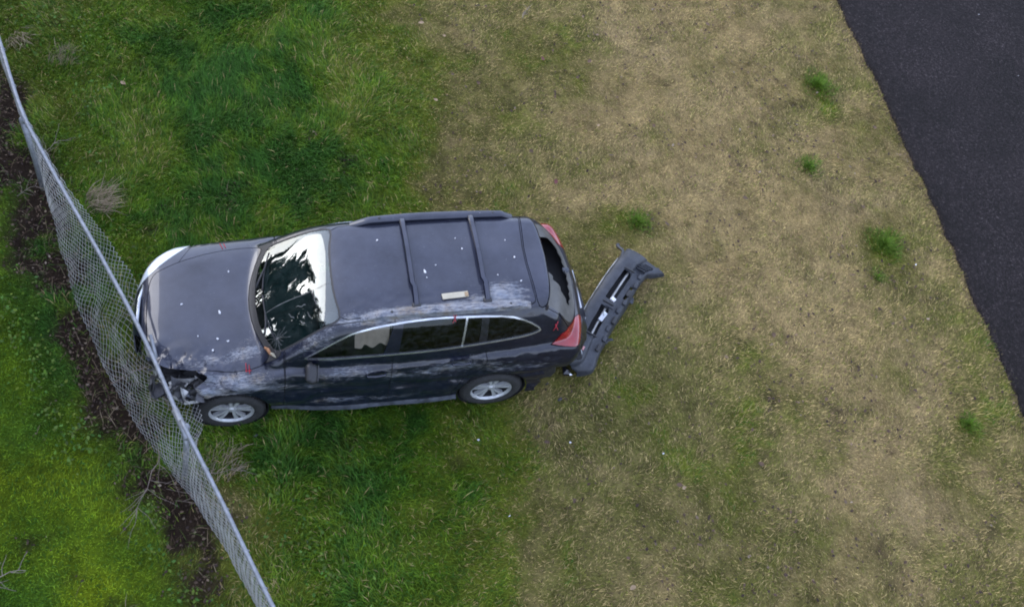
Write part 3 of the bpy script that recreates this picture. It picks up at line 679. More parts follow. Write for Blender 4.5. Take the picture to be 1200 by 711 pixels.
def biggest(Mh):
    V, T = Mh; lab = np.arange(len(V))
    while True:
        m = lab[T].min(1); new = lab.copy()
        for k in range(3): np.minimum.at(new, T[:, k], m)
        if (new == lab).all(): break
        lab = new
    ids, ct = np.unique(lab[T[:, 0]], return_counts=True); T = T[lab[T[:, 0]] == ids[ct.argmax()]]; u, inv = np.unique(T, return_inverse=True); return V[u], inv.reshape(T.shape)
panel('front_bumper', biggest(nose), M['paint'])
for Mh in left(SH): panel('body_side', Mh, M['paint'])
FRONT_DOORS = [o for o in CAR.children if o.name.startswith('front_door')]; REAR_DOORS = [o for o in CAR.children if o.name.startswith('rear_door')]
# surface point lookup (drop onto the finished body)
def on_body(x=None, y=None, z=None, sgn=-1):
    if z is None:   # top view
        zz = np.arange(1.75, .3, -.002); f = body(np.full_like(zz, x), np.full_like(zz, y), zz); return np.array([x, y, zz[np.argmax(f < 0)]])
    yy = np.arange(1.0, .2, -.002); f = body(np.full_like(yy, x), yy, np.full_like(yy, z)); return np.array([x, sgn * yy[np.argmax(f < 0)], z])
# door handles
for doors, hx, hz in ((FRONT_DOORS, 1.45, .905), (REAR_DOORS, 2.33, .965)):
    for d in doors:
        s = -1 if d.data.vertices[0].co.y < 0 else 1; p = on_body(x=hx, z=hz, sgn=s)
        obj('handle', tube([p + (-.10, s * .002, 0), p + (-.085, s * .028, .002), p + (0, s * .034, .004), p + (.085, s * .028, .004), p + (.10, s * .002, .004)], [.012, .014, .015, .014, .012], 8), M['paint'], d)
# door mirrors
for s in (-1,):
    p = on_body(x=.80, z=1.06, sgn=s)
    Rm = Rz(s * .12) @ Rx(-s * .25 if s > 0 else .42)
    m = obj('door_mirror', box(p + (.01, s * .135, -.01), (.115, .20, .155), Rm, .05), M['black'], CAR)
    obj('mirror_arm', tube([p + (.0, -s * .02, -.02), p + (.0, s * .05, -.025)], [.028, .022], 8), M['black'], m)
    obj('mirror_cap', box(p + (-.016, s * .135, .022), (.09, .19, .115), Rm, .045), M['black'], m)
    obj('mirror_glass', box(p + (.067, s * .135, -.01), (.012, .165, .12), Rm, .005), M['dark_metal'], m)
# wheels
def wheel(x, s):
    w = empty('wheel', (x - 1.4, s * .798, .33)); w.parent = CAR; ROOT_LOC[w.name] = np.array([x, s * .798, .33])
    c = np.array([x, s * .798, .33]); ax = (0, s, 0)
    def clean(k): return k
    obj('tyre', lathe([(.228, -.10), (.245, -.112), (.30, -.115), (.325, -.098), (.338, -.06), (.340, 0), (.338, .06), (.325, .098), (.30, .115), (.245, .112), (.228, .10)], c, ax, 56), M['rubber'], w)
    # tread blocks
    tb = []
    for k in range(60):
        a = 2 * math.pi * k / 60
        for t0 in (-.062, .0, .062):
            R_ = Ry(-a); tb.append(box(c + R_ @ np.array([.339, 0, 0]) + np.array([0, s * t0, 0]), (.012, .045, .024), R_, 0))
    obj('tread', join(*tb), M['rubber'], w, smooth=False)
    rim = [lathe([(.206, .074), (.214, .088), (.224, .098), (.236, .102), (.238, .094)], c, ax, 48)]
    rim.append(lathe([(.0, .078), (.030, .078), (.036, .070), (.060, .062), (.066, .02)], c, ax, 24))
    ph = rng.uniform(0, 1)
    for k in range(5):
        a = ph + 2 * math.pi * k / 5
        for da in (-.155, .155):
            a1, a2 = a + da * .75, a + da * 1.35
            u1 = np.array([math.cos(a1), 0, math.sin(a1)]); u2 = np.array([math.cos(a2), 0, math.sin(a2)])
            p0, p1 = c + u1 * .045, c + u2 * .212; q = np.cross([0, s, 0], p1 - p0); q = q / np.linalg.norm(q)
            V = []
            for pp, hw, yy in ((p0, .012, .064), (c + (p0 + p1 - 2 * c) / 2, .015, .078), (p1, .021, .082)):
                for sg in (-1, 1):
                    V += [pp + q * hw * sg + np.array([0, s * yy, 0]), pp + q * hw * sg * 1.15 + np.array([0, s * (yy - .035), 0])]
            F = []
            for j in (0, 4): F += [[j, j + 4, j + 6, j + 2], [j, j + 1, j + 5, j + 4], [j + 2, j + 6, j + 7, j + 3]]
            rim.append((np.array(V), F))
        a0 = a; u = np.array([math.cos(a0), 0, math.sin(a0)]); rim.append(lathe([(0, .068), (.008, .068), (.009, .055)], c + u * .048, ax, 8))
    obj('rim', join(*rim), M['alloy'], w, sharp=35)
    obj('brake_disc', lathe([(.06, .03), (.16, .03), (.16, .012), (.06, .012)], c, ax, 40, True), M['disc'], w)
    obj('wheel_barrel', lathe([(.0, -.02), (.198, -.02), (.197, .03), (.206, .074)], c, ax, 32), M['shell'], w)
    # inner wheel housing
    obj('wheel_housing', lathe([(.375, -.30), (.378, .10)], np.array([x, s * .79, .345]), ax, 40), M['shell'], w)
for x, s in WHEELS: wheel(x, s)
# roof rails and bars
for s in (-1, 1):
    xs = np.linspace(1.30, 3.02, 40); pts = []
    for x in xs:
        b = on_body(x=x, y=s * (.555 - .02 * max(0, x - 2.5))); h = .075 * min(1, (x - 1.28) / .22) * min(1, (3.05 - x) / .16)
        pts.append(b + (0, 0, h * (1 if s > 0 else .75)))
    V = []; n = len(pts)
    for p, x in zip(pts, xs):
        w = .036 + .010 * math.sin((x - 1.3) / 1.72 * math.pi); zb = on_body(x=x, y=p[1])[2] - .02
        V += [(x, p[1] - w - .004, zb), (x, p[1] - w, p[2] - .012), (x, p[1] - w * .6, p[2]), (x, p[1] + w * .6, p[2]), (x, p[1] + w, p[2] - .012), (x, p[1] + w + .004, zb - .01)]
    F = [[i * 6 + k, i * 6 + k + 1, i * 6 + 7 + k, i * 6 + 6 + k] for i in range(n - 1) for k in range(5)] + [[0, 1, 2, 3, 4, 5], [(n - 1) * 6 + k for k in range(5, -1, -1)]]
    r = obj('roof_rail', (np.array(V), F), M['paint'], CAR, sharp=40); vflt(r, np.full(len(V), .9 if s < 0 else .32), 'scuff')
    for x in (1.60, 2.80):
        b = on_body(x=x, y=s * .555); b[2] += .077 if s > 0 else .058
        obj('rail_bolt_cover', lathe([(0, .004), (.012, .004), (.015, -.004)], b, (0, 0, 1), 14), M['black'], r)
for x in (1.83, 2.55):
    pts = []
    for y in np.linspace(.56, -.50, 24): p = on_body(x=x + .02 * (y < -.3), y=y); pts.append(p + (0, 0, .050 + .012 * math.cos(y * 2.6) - .028 * max(0, -y - .3) / .25))
    V = []
    for p in pts: V += [p + (-.030, 0, -.004), p + (-.020, 0, .010), p + (.020, 0, .012), p + (.030, 0, -.002), p + (.0, 0, -.016)]
    n = len(pts); F = [[i * 5 + k, i * 5 + (k + 1) % 5, (i + 1) * 5 + (k + 1) % 5, (i + 1) * 5 + k] for i in range(n - 1) for k in range(5)] + [[4, 3, 2, 1, 0], [(n - 1) * 5 + k for k in range(5)]]
    b_ = obj('roof_bar', (np.array(V), F), M['paint'], CAR, sharp=40); vflt(b_, np.full(len(V), .35), 'scuff')
    for e_, y in ((0, .555), (-1, -.50)):
        obj('bar_foot', box(pts[e_] + (0, 0, -.016), (.085, .055, .05), None, .012), M['black'], b_)
# wipers
for y0, y1, xx in ((-.50, .02, .36), (.08, .52, .36)):
    P_ = []
    for y in np.linspace(y0, y1, 14): p = on_body(x=.345 + .16 * (abs(y) / .68) ** 2 + .045, y=y); P_.append(p + (-.004, 0, .018))
    w = obj('wiper', tube(P_, .008, 6), M['black'], CAR); obj('wiper_arm', tube([P_[2] + (-.07, -.03, .0), P_[4] + (-.03, 0, .022), P_[8] + (0, 0, .014)], [.012, .01, .007], 6), M['black'], w)
# star crack and long crack in the windscreen
ck = []
c0 = on_body(x=.50, y=-.50)
for k in range(16):
    a = k * .4 + random.uniform(-.12, .12); l = random.uniform(.05, .14); pth = [c0 + (0, 0, .003)]
    for t in np.linspace(.25, 1, 4):
        q = c0[:2] + l * t * np.array([math.cos(a + random.uniform(-.1, .1)), math.sin(a)]); pth.append(on_body(x=q[0], y=q[1]) + (0, 0, .003))
    ck.append(tube(pth, .0010, 3))
pth = [on_body(x=x, y=-.20 - .02 * math.sin(x * 9) + .14 * (x - .4)) + (-.002, 0, .004) for x in np.linspace(.40, 1.03, 20)]
ck.append(tube(pth, .0018, 4)); obj('glass_crack', join(*ck), M['beam'], ws_o)
for (px, py, dx, dy) in ((.62, -.30, .05, .07), (.70, -.26, .09, .02), (.80, -.36, .03, .08), (.86, -.16, .03, .16), (.72, -.42, .05, .05)):
    pth = [on_body(x=px + dx * t, y=py - dy * t + .01 * math.sin(t * 9)) + (0, 0, .004) for t in np.linspace(0, 1, 6)]
    obj('glass_crack', tube(pth, .0018, 4), M['beam'], ws_o)
# high brake light under the spoiler lip
st_ = [np.array([3.262 - .10 * (y / .5) ** 2 + .012, y, 1.540 - .02 * (y / .3) ** 2]) for y in np.linspace(-.10, .24, 12)]
obj('brake_light_strip', tube(st_, .013, 6), M['redlens'], CAR)
# rear wiper motor stub and plate handle on the tailgate
obj('rear_wiper_pivot', lathe([(0, .05), (.02, .05), (.03, .03), (.045, 0)], (3.615, .10, 1.10), (.75, 0, .65), 16), M['cladding'], tg_o)
obj('tailgate_handle', box((3.785, 0, .86), (.03, .50, .035), None, .012), M['chrome'], tg_o)
# interior
CIN = obj('cabin_floor', box((1.75, 0, .33), (3.4, 1.5, .06), None, .02), M['shell'], CAR)
obj('rear_floor', box((3.10, 0, .62), (1.31, 1.50, .05), None, .02), M['shell'], CAR)
obj('cargo_cover', box((3.09, 0, .98), (1.18, 1.36, .03), None, .01), M['shell'], CAR)
def dash():
    V = []; F = []; prof = [(.40, .93), (.55, .985), (.75, 1.02), (.86, 1.01), (.93, .95), (.93, .80), (.88, .60)]
    ysd = np.linspace(-.68, .68, 24)
    for y in ysd:
        for k, (x, z) in enumerate(prof): V.append((x + .05 * (y / .7) ** 2, y, z + .03 * math.exp(-((y + .36) / .17) ** 2) * (k in (2, 3)) - .04 * (abs(y) / .7) ** 4))
    m = len(prof)
    for i in range(len(ysd) - 1):
        for k in range(m - 1): F.append([i * m + k, (i + 1) * m + k, (i + 1) * m + k + 1, i * m + k + 1])
    return np.array(V), F
db = obj('dashboard', dash(), M['dash'], CAR)
obj('steering_wheel', join(lathe([(.185 + .016 * math.cos(a), .016 * math.sin(a)) for a in np.linspace(0, 6.283, 9)[:-1]], (1.03, -.36, .95), (.85, 0, .5), 32, True), box((1.02, -.36, .945), (.05, .32, .06), Ry(.5), .02), box((1.02, -.36, .93), (.06, .12, .16), Ry(.5), .025)), M['dash'], CAR)
obj('burst_airbag', lathe([(0, .05), (.10, .045), (.17, .02), (.19, -.02), (.15, -.05)], (1.10, -.36, .98), (.85, 0, .5), 20), M['greyfab'], CAR)
for x, ys_, ww in ((1.42, (-.36, .36), .50), (2.38, (-.38, .38), .62)):
    for y in ys_:
        st_ = empty('seat', (x - 1.4, y, .35)); st_.parent = CAR; ROOT_LOC[st_.name] = np.array([x, y, .35])
        mt = M['greyfab']
        obj('cushion', box((x, y, .58), (.52, ww, .17), Ry(-.08), .06), mt, st_); obj('backrest', box((x + .32, y, .92), (.15, ww * .97, .62), Ry(.33), .06, .88), mt, st_)
        obj('headrest', box((x + .47, y, 1.27), (.10, .26, .17), Ry(.25), .045), mt, st_)
# curtain airbag hanging in the driver's window
V = []; nx, nz_ = 16, 9
for i in range(nx):
    for j in range(nz_):
        x = 1.24 + .34 * i / (nx - 1); t = j / (nz_ - 1); zb = 1.17 + .07 * math.sin(i * .42) ** 2 * (i > 3); z = 1.44 - (1.44 - zb) * t
        V.append((x, -.615 - .095 * t + .006 * math.sin(i * 1.1 + t * 2), z))
F = [[i * nz_ + j, (i + 1) * nz_ + j, (i + 1) * nz_ + j + 1, i * nz_ + j + 1] for i in range(nx - 1) for j in range(nz_ - 1)]
obj('curtain_airbag', (np.array(V), F), M['beige'], CAR)
# engine bay showing at the crushed corner, bumper beam, torn sheet
def crumple(c, s, amp, seed, res=9, R=None):
    V, F = box(c, s, R, min(s) * .25); import bmesh
    bm = bmesh.new(); vs = [bm.verts.new(v) for v in V]; [bm.faces.new([vs[i] for i in f]) for f in F]
    bmesh.ops.subdivide_edges(bm, edges=bm.edges[:], cuts=2, use_grid_fill=True); bm.verts.index_update()
    V = np.array([v.co[:] for v in bm.verts]); F = [[v.index for v in f.verts] for f in bm.faces]; bm.free()
    return V + np.c_[fbm(V * res, 2, seed), fbm(V * res + 20, 2, seed + 1), fbm(V * res + 40, 2, seed + 2)] * amp, F
obj('engine_block', crumple((-.12, .0, .58), (.62, .9, .38), .07, 1), M['shell'], CAR)
obj('radiator_support', crumple((-.60, -.02, .60), (.06, 1.10, .22), .05, 2), M['shell'], CAR)
obj('lamp_housing', crumple((-.48, -.56, .60), (.20, .20, .12), .12, 3, 14), M['shell'], CAR, sharp=20)
obj('inner_wing', crumple((-.28, -.60, .60), (.34, .10, .24), .09, 0, 13), M['shell'], CAR, sharp=20)
obj('bumper_beam', tube([(-.84, .1, .56), (-.80, -.2, .55), (-.70, -.50, .55), (-.56, -.76, .56), (-.42, -.86, .58), (-.30, -.88, .62)], [.014, .02, .022, .026, .03, .02], 5), M['beam'], CAR, sharp=20)
rr_ = random.Random(5)
for k in range(44):
    c = (rr_.uniform(-.72, -.24), 0, rr_.uniform(.56, .74)); c = (c[0], rr_.uniform(-.90, -.62) if c[0] > -.5 else rr_.uniform(-.78, -.30), c[2])
    sz = (rr_.uniform(.05, .20), rr_.uniform(.03, .12), .012)
    Rr = Rz(rr_.uniform(0, 3.1)) @ Rx(rr_.uniform(-.9, .9)) @ Ry(rr_.uniform(-.6, .6))
    obj('torn_metal', crumple(c, sz, .07, k, 16, Rr), M[rr_.choice(['beam', 'beam', 'dark_metal', 'cladding', 'black', 'dark_metal'])], CAR, sharp=20)
for k in range(9):
    p = np.array([random.uniform(-.75, -.35), random.uniform(-.85, -.25), random.uniform(.62, .72)]); pth = [p]
    for j in range(6): p = p + np.array([random.uniform(-.06, .06), random.uniform(-.07, .07), random.uniform(-.03, .035)]); pth.append(p)
    obj('loose_wire', tube(pth, .006, 5), M['black'] if k % 3 else M['beam'], CAR)
obj('grille_strip', tube([(-.80, .44, .76), (-.845, .25, .775), (-.865, 0, .78), (-.85, -.10, .77)], [.016, .02, .02, .012], 8), M['chrome'], CAR)
obj('rear_panel', box((3.52, 0, .50), (.30, 1.36, .40), None, .05), M['shell'], CAR)
obj('rear_beam', crumple((3.70, 0, .50), (.09, 1.20, .12), .02, 2), M['dark_metal'], CAR)
for s_ in (-1, 1): obj('quarter_liner', crumple((3.36, s_ * .74, .50), (.22, .16, .36), .05, 1 + s_), M['black'], CAR, sharp=25)
for k in range(5): obj('broken_clip', crumple((3.40 + .06 * k, -.80 + .05 * k, .66 - .03 * k), (.07, .03, .04), .03, k, 15, Rz(k)), M['dark_metal'] if k % 2 else M['beam'], CAR, sharp=25)
# red crayon marks left on the panels
def mark(pts, r=.0042):
    return tube(pts, r, 5)
def marks(plist, parent=CAR):
    obj('crayon_mark', join(*[mark(p) for p in plist]), M['red_mark'], parent)
ob = on_body
marks([[ob(x=-.02 + .03 * t, y=.84 - .10 * t) + (0, 0, .004) for t in (0, .5, 1)], [ob(x=.02 + .02 * t, y=.83 - .08 * t) + (0, 0, .004) for t in (0, 1)]])
marks([[ob(x=.18, y=-.66 - .09 * t) + (0, -.004, .006) for t in (0, .4, .7, 1)], [ob(x=.21, y=-.68 - .09 * t) + (0, -.004, .006) for t in (0, .5, 1)], [ob(x=.17 + .06 * t, y=-.74) + (0, -.003, .006) for t in (0, 1)]])
marks([[ob(x=2.20 + .04 * t, z=1.56 - .10 * t, sgn=-1) + (0, -.012, .0) for t in (0, .5, 1)], [ob(x=2.26 - .05 * t, z=1.55 - .10 * t, sgn=-1) + (0, -.012, .0) for t in (0, .5, 1)]])
marks([[ob(x=3.33 - .04 * t, z=1.33 - .10 * t, sgn=-1) + (.006, -.012, .0) for t in (0, .5, 1)], [ob(x=3.30 + .04 * t, z=1.31 - .08 * t, sgn=-1) + (.006, -.012, .0) for t in (0, .5, 1)]])
# ------------------------------------------------------------------ chain link fence
FEN = root('chain_link_fence', (-.8, -.3, 0)); tag(FEN, 'galvanised chain link fence sagging and pushed out by the car', 'fence')
RAILPX = [(-60, -120), (0, 50), (14, 97), (28, 137), (44, 168), (64, 205), (118, 300), (172, 403), (213, 497)]
H = 1.2
up = [np.array(at(u, v, H + .05 * math.sin(i * .8))) for i, (u, v) in enumerate(RAILPX)]
up = [up[0] + (up[0] - up[1]) * 1.6] + up
def smooth_path(P, n=60):
    P = np.array(P); t = np.r_[0, np.cumsum(np.linalg.norm(np.diff(P, axis=0), axis=1))]; q = np.linspace(0, t[-1], n)
    return np.stack([ip(q, t, P[:, k]) for k in range(3)], 1)
rail_a = smooth_path(up, 70)
end_ = at(219, 522, H - .03); rail_a = np.concatenate([rail_a, [end_ + (0, 0, -.06)]])
lo = [np.array(at(u, v, H + dz)) for u, v, dz in ((212, 492, .03), (236, 540, .01), (262, 592, .0), (290, 650, .0), (320, 711, 0.0), (360, 790, 0.0))]
lo.append(lo[-1] + (lo[-1] - lo[-2]) * 3.0); rail_b = smooth_path(lo, 40)
ra = obj('top_rail', tube(rail_a, .021, 10), M['galv'], FEN); rb = obj('top_rail', tube(rail_b, .021, 10), M['galv'], FEN)
def sleeve(path, i, l=2):
    return tube(path[i:i + l + 1], .030, 10)
obj('rail_sleeve', tube(np.array([at(205, 480, H), at(214, 499, H), at(220, 514, H)]), .033, 10), M['galv'], ra)
obj('rail_sleeve', tube(np.array([at(24, 128, H), at(30, 143, H + .01)]), .031, 10), M['galv'], ra)
for k, y in enumerate([3.9, 3.3, 2.75, 2.2, 1.75, -1.45, -1.85, -2.25, -2.65, -3.0]):
    c = np.array([np.interp(y, np.r_[rail_b[::-1, 1], rail_a[-2::-1, 1]] if 0 else np.sort(np.r_[rail_b[:, 1], rail_a[:-1, 1]]), np.r_[rail_b, rail_a[:-1]][np.argsort(np.r_[rail_b[:, 1], rail_a[:-1, 1]]), q]) for q in range(3)])
    obj('wire_tie', tube([c + (.030 * math.cos(a), .012 * math.sin(a * .5), .030 * math.sin(a) - .01) for a in np.linspace(0, 5.8, 10)], .005, 5), M['galv'], ra)
def post(top, foot, r=.03):
    p = obj('fence_post', tube(np.array([foot, (np.array(foot) + top) / 2 + np.array([.01, 0, 0]), top]), r, 10), M['galv'], FEN)
    obj('post_cap', lathe([(0, .05), (.02, .045), (.034, .02), (.036, -.02)], top, (0, 0, 1), 12), M['galv'], p)
gp = lambda x, y: np.array([x, y, float(ground_z(np.array([[x, y]]))[0]) - .05])
pj = at(214, 499, H)
post(pj + (0.03, .0, -.03), gp(pj[0] - .10, pj[1] + .02)); q = at(28, 139, H); post(q + (-.02, 0, -.03), gp(q[0] - .05, q[1]))
q = lo[-1] * .55 + lo[0] * .45; post(q + (.0, 0, -.03), gp(q[0], q[1] - .02)); q = up[0]; post(q + (0, 0, -.03), gp(q[0], q[1]))
obj('tension_bar', tube(np.array([at(176, 392, .98), at(181, 410, .86), at(186, 430, .74)]), .018, 6), M['galv'], FEN)
# mesh surface: rows s along the fence, t from bottom edge to top edge
YS = np.array([6.6, 5.0, 3.6, 2.6, 1.9, 1.3, .7, .2, -.3, -.8, -1.25, -1.65, -2.2, -3.0, -4.2])
allrail = np.concatenate([rail_a[:-1], rail_b[2:]]); o_ = np.argsort(allrail[:, 1]); AR = allrail[o_]
def rail_pt(y): return np.array([np.interp(y, AR[:, 1], AR[:, k]) for k in range(3)])
slip = {1.9: (at(92, 236, 1.02)), 1.3: at(120, 272, .85), .7: at(150, 312, .66), .2: at(170, 352, .60), -.3: at(190, 425, .62), -.8: at(228, 462, .55), -1.25: at(236, 500, .95)}
Tp, Bp = [], []
for y in YS:
    b = gp(fence_x(y), y) + (0, 0, .07); r = rail_pt(y)
    Tp.append(slip.get(float(y), r - (0, 0, .01))); Bp.append(b)
Tp, Bp = np.array(Tp), np.array(Bp)
tS = np.r_[0, np.cumsum(np.linalg.norm(np.diff(Bp, axis=0), axis=1))]; LEN = tS[-1]
crush = lambda s: np.exp(-((s - np.interp(0.0, YS[::-1], tS[::-1])) / 1.5) ** 2)
def mesh_pt(s, t):
    s = np.asarray(s); t = np.asarray(t); T = np.stack([ip(s, tS, Tp[:, k]) for k in range(3)], 1); B = np.stack([ip(s, tS, Bp[:, k]) for k in range(3)], 1)
    p = B + (T - B) * t[:, None]; c = crush(s); bow = np.sin(t * math.pi)
    p[:, 0] -= bow * (.02 + .06 * c); p[:, 2] += bow * .02 * c
    p += np.c_[fbm(np.c_[s * 3.2, t * 3, s * 0], 2, 1), fbm(np.c_[s * 3.2 + 9, t * 3, s * 0], 2, 2), fbm(np.c_[s * 3.2 + 5, t * 3, s * 0], 2, 3)] * (.02 + .07 * c * bow)[:, None]
    return p
PITCH, ROWS = .082, 15
def wires():
    Vs, Fs, n = [], [], 0; r = .0030; nS = int(LEN / PITCH)
    for k in range(nS):
        for ph in (0, 1):
            j = np.arange(0, ROWS * 2 + 1); m_ = 2 * k + ph; s = m_ * PITCH / 2 + PITCH / 4 * 1.06 * np.where((j + m_) % 2, -1, 1); t = j / (ROWS * 2)
            s = np.clip(s + PITCH * .5, 0, LEN); p = mesh_pt(s, t)
            dirp = np.gradient(p, axis=0); dirp /= np.linalg.norm(dirp, axis=1)[:, None] + 1e-9
            nrm = np.cross(dirp, [0, .9, .43]); nrm /= np.linalg.norm(nrm, axis=1)[:, None] + 1e-9; w = np.cross(dirp, nrm)
            p = p + nrm * (.002 if ph else -.002)
            a = [p + r * (math.cos(q) * nrm + math.sin(q) * w) for q in (0, 2.094, 4.189)]
            V = np.stack(a, 1).reshape(-1, 3); m = len(p); i = np.arange(m - 1)[:, None] * 3
            F = np.concatenate([i + [k_, (k_ + 1) % 3, 3 + (k_ + 1) % 3, 3 + k_] for k_ in range(3)])
            Vs.append(V); Fs.append(F + n); n += len(V)
    return np.concatenate(Vs), np.concatenate(Fs)
cm = obj('chain_link_mesh', wires(), M['wire'], FEN); cm['kind'] = 'stuff'
# ------------------------------------------------------------------ torn off rear bumper on the grass
A = at(652, 430); B_ = at(729, 302); dirL = B_ - A; LB = np.linalg.norm(dirL); dirL /= LB; dirW = np.array([dirL[1], -dirL[0], 0]);
if dirW[0] < 0: dirW = -dirW
BUM = root('torn_bumper', tuple((A + B_) / 2)); tag(BUM, 'torn off dark grey rear bumper cover lying on the grass behind the car', 'bumper')
prof = np.array([(-.02, .03), (-.012, .16), (.0, .215), (.03, .245), (.10, .262), (.20, .255), (.255, .235), (.28, .19), (.335, .175), (.40, .165), (.435, .13), (.45, .05), (.455, .015)])
pt_ = np.r_[0, np.cumsum(np.linalg.norm(np.diff(prof, axis=0), axis=1))]; pq = np.linspace(0, pt_[-1], 64); PR = np.c_[ip(pq, pt_, prof[:, 0]), ip(pq, pt_, prof[:, 1])]
sg = np.linspace(0, 1, 110)
def bpt(s, w, z):
    """bumper space: s 0..1 along, w across, z up"""
    s = np.asarray(s); w = np.asarray(w); z = np.asarray(z)
    bowl = .10 * (2 * s - 1) ** 2
    end = np.clip(.07 - s, 0, 1) / .07; endB = np.clip(s - .90, 0, 1) / .10
    w2 = w * .90 * (1 - .40 * end ** 2) - .05 * 0 + bowl * .55 - .05 + endB * .16 * np.clip((w - .2) / .25, 0, 1)
    z2 = z * 1.15 * (1 - .35 * end ** 2) * (1 - .25 * endB) + .02
    P = A[None] + dirL * (s * LB)[:, None] + dirW * w2[:, None]; P[:, 2] = z2
    return P
SS, KK = np.meshgrid(sg, np.arange(64), indexing='ij'); SS = SS.ravel(); KK = KK.ravel()
BPs, BPw, BPz = SS, PR[KK, 0], PR[KK, 1]
par = np.c_[SS * LB, pq[KK], np.zeros(len(SS))]
ii = np.arange(110 * 64).reshape(110, 64); Q_ = np.stack([ii[:-1, :-1].ravel(), ii[1:, :-1].ravel(), ii[1:, 1:].ravel(), ii[:-1, 1:].ravel()], 1)
PM = (par, np.concatenate([Q_[:, [0, 1, 2]], Q_[:, [0, 2, 3]]]))
smax_ = pt_[-1]
def rect(x0, x1, y0, y1): return lambda V: np.minimum(np.minimum(V[:, 0] - x0, x1 - V[:, 0]), np.minimum(V[:, 1] - y0, y1 - V[:, 1]))
wq = lambda w: float(np.interp(w, np.maximum.accumulate(PR[:, 0]), pq))
_, PM = split(PM, rect(LB * .24, LB * .47, wq(.155), wq(.285))); _, PM = split(PM, rect(LB * .53, LB * .80, wq(.155), wq(.285)))
_, PM = split(PM, rect(LB * .62, LB * .74, wq(.355), wq(.40)))
# ragged outer edge and an open left flange where it tore free
_, PM = split(PM, lambda V: V[:, 1] - (smax_ - .05 - .012 * np.sin(V[:, 0] * 21) - .03 * np.sin(V[:, 0] * 5)))
_, PM = split(PM, lambda V: .06 + .02 * np.sin(V[:, 0] * 17) - V[:, 1])
def unpar(V, dz=0.0): return bpt(V[:, 0] / LB, np.interp(V[:, 1], pq, PR[:, 0]), np.interp(V[:, 1], pq, PR[:, 1]) + dz)
bv, bt = PM; W3 = unpar(bv); W3 += np.c_[fbm(W3 * 5, 2, 1), fbm(W3 * 5 + 3, 2, 2), fbm(W3 * 5 + 7, 2, 3)] * .012
top_n = len(bv); Wlow = unpar(bv, -.010)
# give the skin thickness: rim along every open edge
E_ = np.concatenate([bt[:, [0, 1]], bt[:, [1, 2]], bt[:, [2, 0]]]); key = np.sort(E_, 1); k_ = key[:, 0].astype(np.int64) * 10 ** 7 + key[:, 1]; u_, ix, ct = np.unique(k_, return_index=True, return_counts=True); bd = E_[ix[ct == 1]]
Wl = W3 + np.array([0, 0, -.022]); bt2 = np.concatenate([bt, np.stack([bd[:, 1], bd[:, 0], bd[:, 0] + top_n], 1), np.stack([bd[:, 1], bd[:, 0] + top_n, bd[:, 1] + top_n], 1)])
uu, inv = np.unique(bt2, return_inverse=True); VV = np.concatenate([W3, Wl])[uu]
bshell = obj('bumper_skin', (VV, inv.reshape(bt2.shape)), M['bumper'], BUM, sharp=40)
fr = np.stack([dirL, dirW, [0, 0, 1]], 1)   # columns
def bx(s, w, z, size, bev=.008, yaw=0.0): return box(bpt([s], [w], [z])[0], size, fr @ Rz(yaw), bev)
inner = obj('foam_core', crumple(bpt([.5], [.21], [.10])[0], (LB * .86, .30, .13), .02, 1, 9, fr), M['shell'], BUM)
for s0, yw in ((.50, 0), ): obj('slot_bracket', bx(s0, .25, .245, (.09, .12, .03)), M['bumper'], BUM)
pb = obj('plate_lamp_bracket', bx(.40, .25, .225, (.14, .055, .03), .006, .1), M['chrome'], BUM); obj('lamp_bulb', lathe([(0, .03), (.015, .028), (.02, 0)], bpt([.42], [.25], [.24])[0], (0, 0, 1), 12), M['lens'], pb)
pb = obj('clip_bracket', bx(.545, .255, .25, (.05, .06, .03), .006, .3), M['white_flake'], BUM)
for k, s0 in enumerate((.20, .28, .36, .44, .52, .60, .68, .76, .84)): obj('lower_rib', bx(s0, .385 + .02 * (k % 2), .170, (.075 + .03 * (k % 3 == 0), .05, .045), .012, .05 * (-1) ** k), M['bumper' if k % 3 else 'black'], BUM)
for k, s0 in enumerate((.33, .70)): obj('torn_tab', crumple(bpt([s0], [.45], [.07])[0], (.10, .05, .012), .05, k, 14, fr @ Rz(.5 * (-1) ** k)), M['bumper'], BUM, sharp=25)
for k, s0 in enumerate((.23, .50, .81)): obj('slot_frame', bx(s0, .225, .262, (.018, .14, .022), .004), M['black'], BUM)
obj('inner_rail', tube(np.array([bpt([q], [.225], [.205])[0] for q in np.linspace(.22, .82, 12)]), .014, 6), M['beam'], BUM)
for k in range(5): obj('end_rib', bx(.885 + .017 * k, .34, .185, (.012, .12, .05), .003), M['bumper'], BUM)
obj('end_flange', bx(.975, .36, .10, (.12, .20, .03), .012, -.35), M['bumper'], BUM)
pz = [bpt([.90], [.02], [.20])[0], bpt([.97], [-.03], [.20])[0], bpt([1.0], [-.12], [.16])[0], bpt([1.03], [-.15], [.13])[0]]
obj('side_bracket', tube(smooth_path(pz, 10), [.02] * 8 + [.03, .025], 6), M['bumper'], BUM)
obj('edge_strip', tube(np.array([bpt([s0], [-.010], [.20 + .01 * math.sin(s0 * 20)])[0] for s0 in np.linspace(.12, .88, 30)]), .008, 5), M['beam'], BUM)
ec = bpt([.05], [.15], [.275])[0]; lm = obj('fog_lamp', lathe([(.0, .035), (.03, .034), (.055, .022), (.062, .03), (.07, .028), (.075, -.01)], ec, (-.1, -.25, 1), 24), M['alloy'], BUM)
obj('lamp_lens', lathe([(0, .045), (.025, .042), (.045, .028)], ec, (-.1, -.25, 1), 20), M['lens'], lm)
obj('reflector', bx(.11, .20, .262, (.05, .035, .02), .006), simple('pink_reflector', (.55, .25, .25), .3), BUM)
